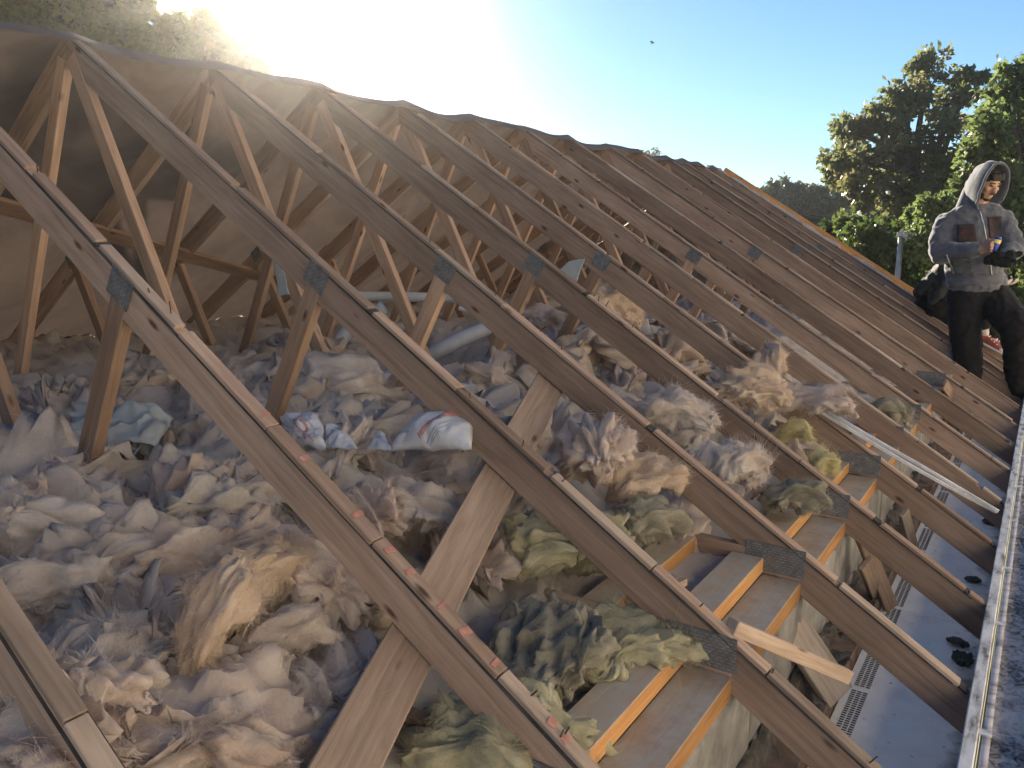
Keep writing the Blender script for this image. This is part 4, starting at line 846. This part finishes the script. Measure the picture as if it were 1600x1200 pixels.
#@@PEOPLE
# ------------------------------------------------------------------ people
def capsule(p0, r0, p1, r1, seg=12, sq=1.0, ax=None):
    p0, p1 = Vector(p0), Vector(p1); d = (p1 - p0); l = d.length; d.normalize(); pts = []; rad = []
    for k in range(5): a = PI / 2 * (1 - k / 4); pts.append(p0 - d * r0 * math.sin(a)); rad.append(max(r0 * math.cos(a), 1e-4))
    for k in range(5): a = PI / 2 * k / 4; pts.append(p1 + d * r1 * math.sin(a)); rad.append(max(r1 * math.cos(a), 1e-4))
    return tube(pts, rad, seg)
def chain(pts, rads): return [capsule(pts[i], rads[i], pts[i + 1], rads[i + 1]) for i in range(len(pts) - 1)]
def ellipsoid(c, ax, rad, n=14):
    V = []; F = []; c = Vector(c); ax = [Vector(a) for a in ax]; m = 2 * n
    for i in range(n + 1):
        th = PI * i / n
        for j in range(m):
            ph = 2 * PI * j / m
            V.append(c + ax[0] * (rad[0] * math.sin(th) * math.cos(ph)) + ax[1] * (rad[1] * math.sin(th) * math.sin(ph)) + ax[2] * (rad[2] * math.cos(th)))
    for i in range(n):
        for j in range(m): F.append([i * m + j, (i + 1) * m + j, (i + 1) * m + (j + 1) % m, i * m + (j + 1) % m])
    return V, F
def union(name, geos, voxel, mat, parent, smooth=4, wr=0.0, wf=(9, 9, 9), seed=0):
    V, F = join_geo(*geos); me = bpy.data.meshes.new('tmp'); me.from_pydata([tuple(v) for v in V], [], F)
    t = bpy.data.objects.new('tmp', me); COL.objects.link(t)
    m = t.modifiers.new('r', 'REMESH'); m.mode = 'VOXEL'; m.voxel_size = voxel
    m = t.modifiers.new('s', 'SMOOTH'); m.factor = 0.5; m.iterations = smooth
    ev = t.evaluated_get(bpy.context.evaluated_depsgraph_get()); out = bpy.data.meshes.new_from_object(ev); out.name = name
    bpy.data.objects.remove(t); bpy.data.meshes.remove(me)
    if wr > 0:
        n = len(out.vertices); co = np.empty(n * 3, np.float32); out.vertices.foreach_get('co', co); co = co.reshape(-1, 3).astype(float)
        no = np.empty(n * 3, np.float32); out.vertices.foreach_get('normal', no); no = no.reshape(-1, 3)
        q = co * np.array(wf) + seed; w = np.stack([noise3(q * .6 + 5), noise3(q * .6 + 15), noise3(q * .6 + 25)], 1)
        co = co + no * ((0.4 - np.abs(noise3(q + w))) * wr + fbm(co * 30 + seed, 2) * wr * .25)[:, None]
        out.vertices.foreach_set('co', co.astype(np.float32).ravel())
    out.materials.clear(); out.materials.append(mat); out.polygons.foreach_set('use_smooth', np.ones(len(out.polygons), bool)); out.update()
    return link(bpy.data.objects.new(name, out), parent, Matrix.Identity(4))
from mathutils.bvhtree import BVHTree
def bvh_of(*objs):
    V = []; P = []
    for o in objs:
        k = len(V); V += [v.co.copy() for v in o.data.vertices]; P += [[i + k for i in p.vertices] for p in o.data.polygons]
    return BVHTree.FromPolygons(V, P)
def patch(name, bv, quad, mat, parent, off=0.006, n=10, m=12):
    """a piece of cloth laid on the garment: quad of pixel corners aimed from the front onto its surface"""
    V = []; F = []
    for i in range(n + 1):
        for j in range(m + 1):
            u, v = i / n, j / m
            px = [(quad[0][k] * (1 - u) + quad[1][k] * u) * (1 - v) + (quad[3][k] * (1 - u) + quad[2][k] * u) * v for k in (0, 1)]
            d = Vector(ray(*px)).normalized(); h = bv.ray_cast(Vector((0, 0, 0)), d)
            V.append((h[0] if h[0] is not None else Vector((0, 0, 0)) + d * 6.8, d, h[0] is not None))
    pts = [p - d * off for p, d, ok in V]
    F = [[i * (m + 1) + j, (i + 1) * (m + 1) + j, (i + 1) * (m + 1) + j + 1, i * (m + 1) + j + 1] for i in range(n) for j in range(m)
         if all(V[q][2] for q in (i * (m + 1) + j, (i + 1) * (m + 1) + j, (i + 1) * (m + 1) + j + 1, i * (m + 1) + j + 1))]
    o = mobj(name, pts, F, mat, parent, True); md = o.modifiers.new('solid', 'SOLIDIFY'); md.thickness = 0.004; return o
def line_on(name, bv, pxs, rad, mat, parent, off=0.004):
    out = []
    for a, b in zip(pxs[:-1], pxs[1:]):
        for k in range(5):
            t = k / 5; d = Vector(ray(a[0] + (b[0] - a[0]) * t, a[1] + (b[1] - a[1]) * t)).normalized(); h = bv.ray_cast(Vector((0, 0, 0)), d)
            if h[0] is not None: out.append(h[0] - d * off)
    return mobj(name, *tube(out, rad, 6), mat, parent, True) if len(out) > 2 else None
def hand(c, f, s, curl, size=1.0, side=1):
    """palm and five fingers; f fingers' direction, s towards the thumb; the fingers close towards the palm side n"""
    f, s = Vector(f).normalized(), Vector(s).normalized(); n = f.cross(s).normalized() * side; c = Vector(c); k = size; g = []
    g += [capsule(c - f * .035 * k + s * o_ * k, .014 * k, c + f * .035 * k + s * o_ * 1.15 * k, .013 * k, 8) for o_ in (-.028, -.009, .010, .028)]
    for o_, ln in ((.031, .072), (.011, .080), (-.010, .074), (-.030, .058)):
        p = c + f * .04 * k + s * o_ * k; a = curl * .35; pts = [p]
        for q in range(3):
            a += curl * .55; p = p + (f * math.cos(a) + n * math.sin(a)) * ln * k * (.42, .33, .25)[q]; pts.append(p)
        g += chain(pts, [.0098 * k, .0092 * k, .0085 * k, .0072 * k])
    p = c - f * .015 * k + s * .034 * k; q1 = p + (s * .6 + f * .55 + n * .35).normalized() * .038 * k; q2 = q1 + (f * .75 + n * .6 * curl + s * .1).normalized() * .03 * k
    return g + chain([p, q1, q2], [.013 * k, .0105 * k, .0085 * k])
M['skin'] = mat_noise('skin', [(0.3, (0.36, 0.20, 0.13)), (0.7, (0.48, 0.29, 0.20))], 14, 4, 0.55, 0.1, 0.002); M['skin'].node_tree.nodes['Principled BSDF'].inputs['Subsurface Weight'].default_value = 0.12
M['skin_pale'] = mat_noise('pale_sock', [(0.3, (0.50, 0.38, 0.36)), (0.7, (0.60, 0.48, 0.46))], 14, 4, 0.7, 0.1, 0.002)
M['hoodie'] = mat_noise('grey_fleece', [(0.3, (0.075, 0.076, 0.09)), (0.7, (0.115, 0.117, 0.138))], 60, 6, 0.95, 0.35, 0.003); M['hoodie'].node_tree.nodes['Principled BSDF'].inputs['Sheen Weight'].default_value = 0.35
M['hood_in'] = mat_noise('hood_lining', [(0.3, (0.07, 0.075, 0.08)), (0.7, (0.11, 0.115, 0.12))], 60, 4, 0.95, 0.2, 0.003)
M['pocket'] = mat_noise('dark_check_pocket', [(0.38, (0.028, 0.022, 0.024)), (0.55, (0.055, 0.038, 0.036)), (0.66, (0.13, 0.04, 0.035))], 9, 5, 0.9, 0.3, 0.003)
M['black_cloth'] = mat_noise('black_cloth', [(0.3, (0.006, 0.006, 0.007)), (0.7, (0.012, 0.012, 0.014))], 30, 5, 0.9, 0.3, 0.004); M['black_cloth'].node_tree.nodes['Principled BSDF'].inputs['Sheen Weight'].default_value = 0.05
M['charcoal'] = mat_noise('charcoal_jacket', [(0.3, (0.020, 0.022, 0.022)), (0.7, (0.045, 0.046, 0.046))], 30, 5, 0.75, 0.3, 0.004)
M['hair'] = mat_noise('dark_hair', [(0.3, (0.012, 0.009, 0.007)), (0.7, (0.03, 0.022, 0.017))], 60, 4, 0.6, 0.6, 0.004, stretch=(1, 1, .3))
M['zip'] = mat_noise('zip', [(0.3, (0.45, 0.45, 0.46)), (0.7, (0.6, 0.6, 0.62))], 60, 2, 0.35, 0, metallic=0.6)
M['eye'] = mat_noise('eye', [(0.3, (0.015, 0.012, 0.01)), (0.7, (0.03, 0.02, 0.015))], 20, 2, 0.15, 0)
M['shoe_red'] = mat_noise('red_suede', [(0.3, (0.28, 0.07, 0.06)), (0.7, (0.38, 0.11, 0.09))], 30, 4, 0.7, 0.2, 0.003)
M['shoe_white'] = mat_noise('white_leather', [(0.3, (0.62, 0.58, 0.54)), (0.7, (0.74, 0.70, 0.66))], 30, 4, 0.5, 0.1, 0.003)
M['boot'] = mat_noise('black_boot', [(0.3, (0.012, 0.012, 0.012)), (0.7, (0.03, 0.03, 0.03))], 30, 4, 0.6, 0.2, 0.003)

PY = 7.08
def B(px, py, dy=0.0): return at_y(px, py, PY + dy)
Z3 = Vector((0, 0, 1))
FOOT_Z = -1.235
p1 = thing('person', (B(1530, 600).x, PY, FOOT_Z), 'person in a grey hooded jacket and black trousers standing at the eaves', 'person')
# frame of the head
hf = Vector((0.72, -0.56, -0.40)).normalized(); hr = hf.cross(Z3).normalized(); hu = hr.cross(hf)
H = B(1540, 287, 0.0)
axh = (hr, hf, hu)
body = [ellipsoid(H + hu * .02 - hf * .005, axh, (.077, .097, .108)), ellipsoid(H - hu * .055 + hf * .028, axh, (.056, .066, .062)), ellipsoid(H - hu * .092 + hf * .06, axh, (.026, .024, .022)),
        capsule(H + hu * .012 + hf * .088, .011, H - hu * .026 + hf * .108, .0145, 8), capsule(H - hu * .028 + hf * .094 + hr * .012, .009, H - hu * .028 + hf * .094 - hr * .012, .009, 8),
        capsule(H + hu * .030 + hf * .083 - hr * .034, .011, H + hu * .030 + hf * .083 + hr * .034, .011, 8), capsule(H - hu * .056 + hf * .086 - hr * .018, .0075, H - hu * .056 + hf * .086 + hr * .018, .0075, 8),
        capsule(H - hu * .067 + hf * .085 - hr * .014, .008, H - hu * .067 + hf * .085 + hr * .014, .008, 8), ellipsoid(H - hu * .015 + hf * .06 - hr * .045, axh, (.022, .028, .02)), ellipsoid(H - hu * .015 + hf * .06 + hr * .045, axh, (.022, .028, .02)),
        ellipsoid(H + hr * .078 - hu * .0, axh, (.01, .02, .03)), ellipsoid(H - hr * .078, axh, (.01, .02, .03))]
neck = B(1530, 332, .01); body += chain([H - hu * .06 - hf * .02, neck, B(1525, 352, .02)], [.058, .06, .075])
shR, shL = B(1482, 350, -.02), B(1566, 344, .10)
elR, wrR = B(1470, 396, -.10), B(1522, 391, -.26); elL, wrL = B(1584, 388, .02), B(1574, 400, -.16)
chest, belly, hip = B(1522, 375, .03), B(1522, 415, .03), B(1525, 452, .03)
body += chain([B(1525, 352, .02), chest, belly, hip], [.10, .12, .11, .12])
body += chain([shR, elR, wrR], [.05, .042, .031]) + chain([shL, elL, wrL], [.05, .042, .031])
hpR, knR, anR = B(1507, 462, .0), B(1509, 530, -.04), B(1515, 592, -.02)
hpL, knL, anL = B(1548, 462, .06), B(1591, 512, -.10), B(1596, 592, .0)
anR.z = FOOT_Z + .09; anL.z = FOOT_Z + .09
body += chain([hip, hpR, knR, anR], [.11, .08, .055, .04]) + chain([hip, hpL, knL, anL], [.11, .08, .055, .04])
# hands
hdR = B(1541, 388, -.29); canp = B(1556, 381, -.325)
fR = (hdR - wrR).normalized(); body += [capsule(wrR, .03, hdR - fR * .03, .026)] + hand(hdR, fR, Z3, 1.0, 1.0, 1)
hdL = B(1580, 403, -.20); fL = Vector((-.55, -.75, -.1)).normalized(); body += [capsule(wrL, .03, hdL, .026)] + hand(hdL, fL, (0.4, -.2, .8), 0.9, 1.0, -1)
union('body', body, 0.0065, M['skin'], p1, 3)
# hair and face
mobj('hair', *join_geo(ellipsoid(H + hu * .042 - hf * .012, axh, (.082, .098, .092)), *[capsule(H + hu * (.088 + .006 * math.sin(k * 2.1)) + hf * .072 + hr * (k * .012 - .048), .017, H + hu * .062 + hf * .092 + hr * (k * .0125 - .05), .008, 7) for k in range(9)]), M['hair'], p1, True)
for q in (-1, 1):
    mobj('eyebrow', *capsule(H + hu * .034 + hf * .0945 + hr * q * .018, .0045, H + hu * .032 + hf * .084 + hr * q * .05, .0035, 6), M['hair'], p1, True)
    mobj('eye', *ellipsoid(H + hu * .013 + hf * .083 + hr * q * .031, axh, (.014, .008, .0065), 8), M['eye'], p1, True)
bd_ = [capsule(H - hu * .046 + hf * .1 - hr * .026, .006, H - hu * .043 + hf * .106, .006, 6), capsule(H - hu * .043 + hf * .106, .006, H - hu * .046 + hf * .1 + hr * .026, .006, 6)]
bd_ += [ellipsoid(H - hu * .093 + hf * .055, axh, (.034, .034, .024)), ellipsoid(H - hu * .075 + hf * .03 - hr * .045, axh, (.018, .045, .032)), ellipsoid(H - hu * .075 + hf * .03 + hr * .045, axh, (.018, .045, .032))]
mobj('beard', *join_geo(*bd_), M['hair'], p1, True)
# jacket
jk = [ellipsoid(chest + Vector((0, 0, .04)), ((.86, .5, 0), (-.5, .86, 0), Z3), (.20, .145, .18)), ellipsoid(belly, ((.86, .5, 0), (-.5, .86, 0), Z3), (.205, .165, .2)), ellipsoid(hip + Vector((0, 0, .06)), ((.86, .5, 0), (-.5, .86, 0), Z3), (.215, .17, .13))]
jk += [ellipsoid(hip + Vector((0, 0, .015)), ((.86, .5, 0), (-.5, .86, 0), Z3), (.205, .165, .055))]
jk += chain([shL, chest + Vector((.02, 0, .1)), shR], [.088, .10, .088])
jk += chain([shR, shR.lerp(elR, .55) + Vector((-.02, 0, 0)), elR, elR.lerp(wrR, .5), wrR], [.092, .088, .080, .068, .052]) + chain([shL, elL, elL.lerp(wrL, .6), wrL], [.085, .076, .062, .05])
jk += [capsule(neck - Vector((0, 0, .03)) - hf * .03, .11, shR.lerp(neck, .45), .10), capsule(neck - Vector((0, 0, .03)) - hf * .03, .10, shL.lerp(neck, .45), .095)]
jacket = union('jacket', jk, 0.012, M['hoodie'], p1, 5, 0.022, (7, 7, 13), 3)
# hood: an open bonnet round the head
V = []; F = []; nr, ns = 15, 28
for i in range(nr):
    t = i / (nr - 1)
    for j in range(ns):
        a = 2 * PI * j / ns; sa, ca = math.sin(a), math.cos(a)
        w_ = .118 * math.cos(t * PI / 2 * .96) ** .55 * (1 + .10 * (ca < 0)); h_ = (.155 if ca > 0 else .20) * math.cos(t * PI / 2 * .96) ** .5
        fwd = .085 - t * .225 + (-.035 * ca if t < .5 else 0) - 0.02 * (ca < -.5); zz_ = h_ * ca + (.02 if ca > 0 else 0)
        V.append(H + hr * w_ * sa + hu * zz_ + hf * fwd - hu * .02 * t * (ca > .3) + (hu * .022 * t + hf * -.01 if ca > .8 else Vector((0, 0, 0))))
F = [[i * ns + j, i * ns + (j + 1) % ns, (i + 1) * ns + (j + 1) % ns, (i + 1) * ns + j] for i in range(nr - 1) for j in range(ns)] + [[(nr - 1) * ns + j for j in range(ns)]]
ho = mobj('hood', V, F, [M['hoodie'], M['hood_in']], jacket, True); md = ho.modifiers.new('solid', 'SOLIDIFY'); md.thickness = 0.012; md.offset = 1; md = ho.modifiers.new('sub', 'SUBSURF'); md.levels = 1; md.render_levels = 1
rim = [V[j % ns] for j in range(ns)] + [V[0]]; mobj('hood_rim', *tube(rim + [V[1]], 0.0095, 8), M['hoodie'], jacket, True)
mobj('hood_drape', *join_geo(*[capsule(H - hf * .09 - hu * .10, .062, neck - hf * .08 + hr * q * .07 - Z3 * .03, .07) for q in (-1, 0, 1)]), M['hoodie'], jacket, True)
bv = bvh_of(jacket)
patch('chest_pocket', bv, [(1496, 351), (1523, 350), (1526, 376), (1495, 378)], M['pocket'], jacket)
patch('chest_pocket', bv, [(1543, 339), (1565, 338), (1564, 371), (1547, 372)], M['pocket'], jacket)
patch('front_pocket', bv, [(1486, 402), (1518, 402), (1521, 428), (1490, 428)], M['hood_in'], jacket)
patch('hem_band', bv, [(1478, 436), (1570, 428), (1566, 440), (1482, 447)], M['hoodie'], jacket, 0.008, 24, 3)
line_on('zip', bv, [(1531, 330), (1536, 345), (1541, 372), (1546, 400), (1551, 440)], 0.004, M['zip'], jacket)
line_on('piping', bv, [(1479, 398), (1484, 412), (1494, 427)], 0.0035, M['shoe_white'], jacket)
line_on('drawcord', bv, [(1533, 334), (1534, 344), (1537, 352)], 0.003, M['zip'], jacket)
# trousers, boots
tr_ = [ellipsoid(hip - Vector((0, 0, .03)), ((.86, .5, 0), (-.5, .86, 0), Z3), (.20, .15, .11))] + chain([hpR, hpR.lerp(knR, .5), knR, knR.lerp(anR, .6), anR + Vector((0, 0, .02))], [.125, .118, .108, .102, .088])
tr_ += chain([hpL, hpL.lerp(knL, .5), knL, knL.lerp(anL, .6), anL + Vector((0, 0, .02))], [.13, .126, .115, .102, .088])
union('trousers', tr_, 0.012, M['black_cloth'], p1, 5, 0.024, (8, 8, 10), 9)
for an, dr in ((anR, Vector((.5, -.85, 0)).normalized()), (anL, Vector((.75, -.6, 0)).normalized())):
    b0 = Vector((an.x, an.y, FOOT_Z))
    union('boot', [capsule(b0 - dr * .06 + Z3 * .045, .042, b0 + dr * .15 + Z3 * .036, .034), capsule(b0 + Z3 * .05, .045, b0 + Z3 * .13, .05), capsule(b0 - dr * .06 + Z3 * .014, .013, b0 + dr * .16 + Z3 * .014, .013)], 0.008, M['boot'], p1, 3)
# what he holds
cn = thing('drink_can', canp, 'small blue and yellow can held in the hooded person\'s hand', 'can')
cz = Vector((.25, .1, .95)).normalized()
mobj('can_body', *tube([canp - cz * .055, canp - cz * .05, canp + cz * .04, canp + cz * .048], [.022, .026, .026, .022], 16), mat_noise('blue_can', [(0.3, (0.03, 0.05, 0.22)), (0.7, (0.05, 0.08, 0.32))], 8, 2, 0.3, 0, metallic=0.4), cn, True)
mobj('can_band', *tube([canp + cz * .004, canp + cz * .03], [.0264, .0264], 16, False), mat_noise('yellow_band', [(0.3, (0.7, 0.5, 0.1)), (0.7, (0.85, 0.68, 0.2))], 8, 2, 0.3, 0), cn, True)
mobj('can_lid', *tube([canp + cz * .048, canp + cz * .051], [.022, .020], 16), M['zip'], cn, True)
gl = B(1564, 403, -.30)
tag(union('work_gloves', [capsule(gl + Vector((-.07, 0, -.02)), .038, gl + Vector((.06, .02, .015)), .04), capsule(gl + Vector((.05, .02, .02)), .03, gl + Vector((.12, .03, .03)), .016), capsule(gl + Vector((-.03, -.02, -.03)), .03, gl + Vector((.05, -.03, -.045)), .024),
    capsule(gl + Vector((.04, -.02, 0)), .018, gl + Vector((.09, -.04, -.02)), .012), capsule(gl + Vector((-.05, -.02, .02)), .022, gl + Vector((0, -.04, .03)), .018)], 0.006, M['black_cloth'], None, 3, 0.012, (25, 25, 25), 2),
    'bundle of dark work gloves held in both hands by the hooded person', 'gloves')

# ---- second person squatting behind
QY = 7.95
def C2(px, py, dy=0.0): return at_y(px, py, QY + dy)
p2 = thing('person', (C2(1500, 560).x, QY, roof_z(C2(1500, 560).x)), 'person in black squatting behind the hooded person, one red and white trainer showing', 'person')
h2, s2, hd2 = C2(1466, 468, .0), C2(1512, 392, .0), C2(1534, 356, .0)
kn2a, an2a = C2(1532, 452, -.08), C2(1538, 522, -.04); kn2b, an2b = C2(1540, 462, .18), C2(1552, 530, .2)
f2 = Vector((.9, -.3, -.2)).normalized(); r2 = f2.cross(Z3).normalized(); u2 = r2.cross(f2)
bd2 = [ellipsoid(hd2, (r2, f2, u2), (.075, .093, .112)), ellipsoid(hd2 - u2 * .055 + f2 * .03, (r2, f2, u2), (.055, .06, .06)), capsule(hd2 + f2 * .088 + u2 * .01, .011, hd2 + f2 * .105 - u2 * .026, .014, 8)]
bd2 += chain([hd2 - u2 * .06 - f2 * .02, s2, h2], [.055, .10, .12]) + chain([h2, kn2a, an2a], [.09, .055, .038]) + chain([h2, kn2b, an2b], [.09, .055, .038])
for q in (-1, 1):
    sh = s2 + r2 * q * .17; el = C2(1545, 430, .0) + r2 * q * .16; wr = C2(1556, 440, -.02) + r2 * q * .07; bd2 += chain([sh, el, wr], [.05, .042, .032]) + hand(wr + f2 * .05, f2, r2 * -q, .7, 1.0, q)
union('body', bd2, 0.008, M['skin_pale'], p2, 3)
mobj('hair', *ellipsoid(hd2 + u2 * .03 - f2 * .012, (r2, f2, u2), (.081, .098, .098)), M['hair'], p2, True)
ja = [capsule(h2 + Vector((0, 0, .02)), .16, s2, .15), capsule(s2 - r2 * .15, .09, s2 + r2 * .15, .09)]
ja += [capsule(C2(1482, 418, -.08), .075, C2(1440, 452, -.10), .045), capsule(C2(1440, 448, -.10), .045, C2(1434, 460, -.06), .03), capsule(C2(1490, 425, -.14), .07, C2(1458, 470, -.14), .035), capsule(C2(1470, 425, .05), .07, C2(1444, 446, .05), .04)]
for q in (-1, 1):
    sh = s2 + r2 * q * .17; el = C2(1545, 430, .0) + r2 * q * .16; wr = C2(1556, 440, -.02) + r2 * q * .07; ja += chain([sh, el, wr], [.08, .068, .05])
union('jacket', ja, 0.012, M['charcoal'], p2, 4, 0.035, (9, 9, 7), 21)
tz = [capsule(h2 - Vector((0, 0, .03)), .17, h2.lerp(kn2a, .4), .13)] + chain([h2, kn2a, kn2a.lerp(an2a, .72)], [.14, .10, .075]) + chain([h2, kn2b, kn2b.lerp(an2b, .8)], [.14, .10, .08]) + [capsule(C2(1450, 478, 0), .11, C2(1480, 490, 0), .11)]
union('trousers', tz, 0.012, M['black_cloth'], p2, 4, 0.02, (8, 8, 8), 31)
def trainer(an, dr, parent):
    b0 = an - Z3 * .085; dr = Vector(dr).normalized(); sd = dr.cross(Z3).normalized()
    t = union('trainer', [capsule(b0 - dr * .05 + Z3 * .045, .036, b0 + dr * .17 + Z3 * .028, .028), capsule(b0 + dr * .0 + Z3 * .06, .036, b0 - dr * .01 + Z3 * .095, .036), capsule(b0 + dr * .05 + Z3 * .055, .032, b0 + dr * .13 + Z3 * .036, .028)], 0.007, M['shoe_red'], parent, 3)
    union('sole', [capsule(b0 - dr * .06 + Z3 * .012 + sd * q, .013, b0 + dr * .185 + Z3 * .008 + sd * q, .012) for q in (-.024, 0, .024)], 0.006, M['shoe_white'], t, 2)
    mobj('toe_cap', *ellipsoid(b0 + dr * .172 + Z3 * .028, (dr, sd, Z3), (.034, .032, .024), 10), M['shoe_white'], t, True)
    for k in range(4):
        c = b0 + dr * (.045 + k * .026) + Z3 * (.088 - k * .010); mobj('lace', *capsule(c - sd * .026, .0045, c + sd * .026 + dr * .008, .0045, 6), M['shoe_white'], t, True)
    mobj('side_stripe', *capsule(b0 + dr * .01 + Z3 * .04 - sd * .036, .007, b0 + dr * .10 + Z3 * .042 - sd * .031, .004, 8), M['shoe_white'], t, True)
trainer(an2a, (.85, -.35, -.38), p2); trainer(an2b, (.85, -.2, -.36), p2)
# bottle beside the trainer
bo = C2(1526, 528, -.14); bt = thing('plastic_bottle', bo - Z3 * .06, 'clear plastic water bottle standing beside the red trainer', 'bottle')
M['pet'], nt, b = nmat('clear_bottle'); b.inputs['Base Color'].default_value = (0.62, 0.74, 0.78, 1); b.inputs['Roughness'].default_value = 0.12; b.inputs['Transmission Weight'].default_value = 0.75; b.inputs['IOR'].default_value = 1.2
pr_ = [(-.075, .028), (-.07, .034), (-.04, .033), (-.03, .030), (-.02, .034), (.02, .034), (.03, .031), (.04, .034), (.07, .030), (.10, .016), (.115, .013)]
ba = (Z3 + Vector((.08, 0, 0))).normalized(); mobj('bottle_body', *tube([bo + ba * z for z, r in pr_], [r for z, r in pr_], 16), M['pet'], bt, True)
mobj('cap', *tube([bo + ba * .115, bo + ba * .135], .015, 12), M['upvc'], bt, True)
#@@HAZE
# ------------------------------------------------------------------ dusty sunlit air
def haze():
    lo, hi = Vector((-30, -6, GROUND - 1)), Vector((22, 46, 6.4))
    V, F = box_geo(*(hi - lo), c=0); m = bpy.data.materials.new('haze'); m.use_nodes = True; nt = m.node_tree
    nt.nodes.remove(nt.nodes['Principled BSDF']); pv = N(nt, 'ShaderNodeVolumePrincipled')
    pv.inputs['Color'].default_value = (0.97, 0.96, 0.95, 1); pv.inputs['Density'].default_value = HAZE_DENSITY; pv.inputs['Anisotropy'].default_value = HAZE_ANISO
    L(nt, pv.outputs[0], nt.nodes['Material Output'].inputs['Volume'])
    o = mobj('haze', V, F, m, None, False, Matrix.Translation((lo + hi) / 2)); tag(o, 'thin dusty haze in the sunlit air', 'haze', kind='stuff')
if HAZE_DENSITY > 0: haze()
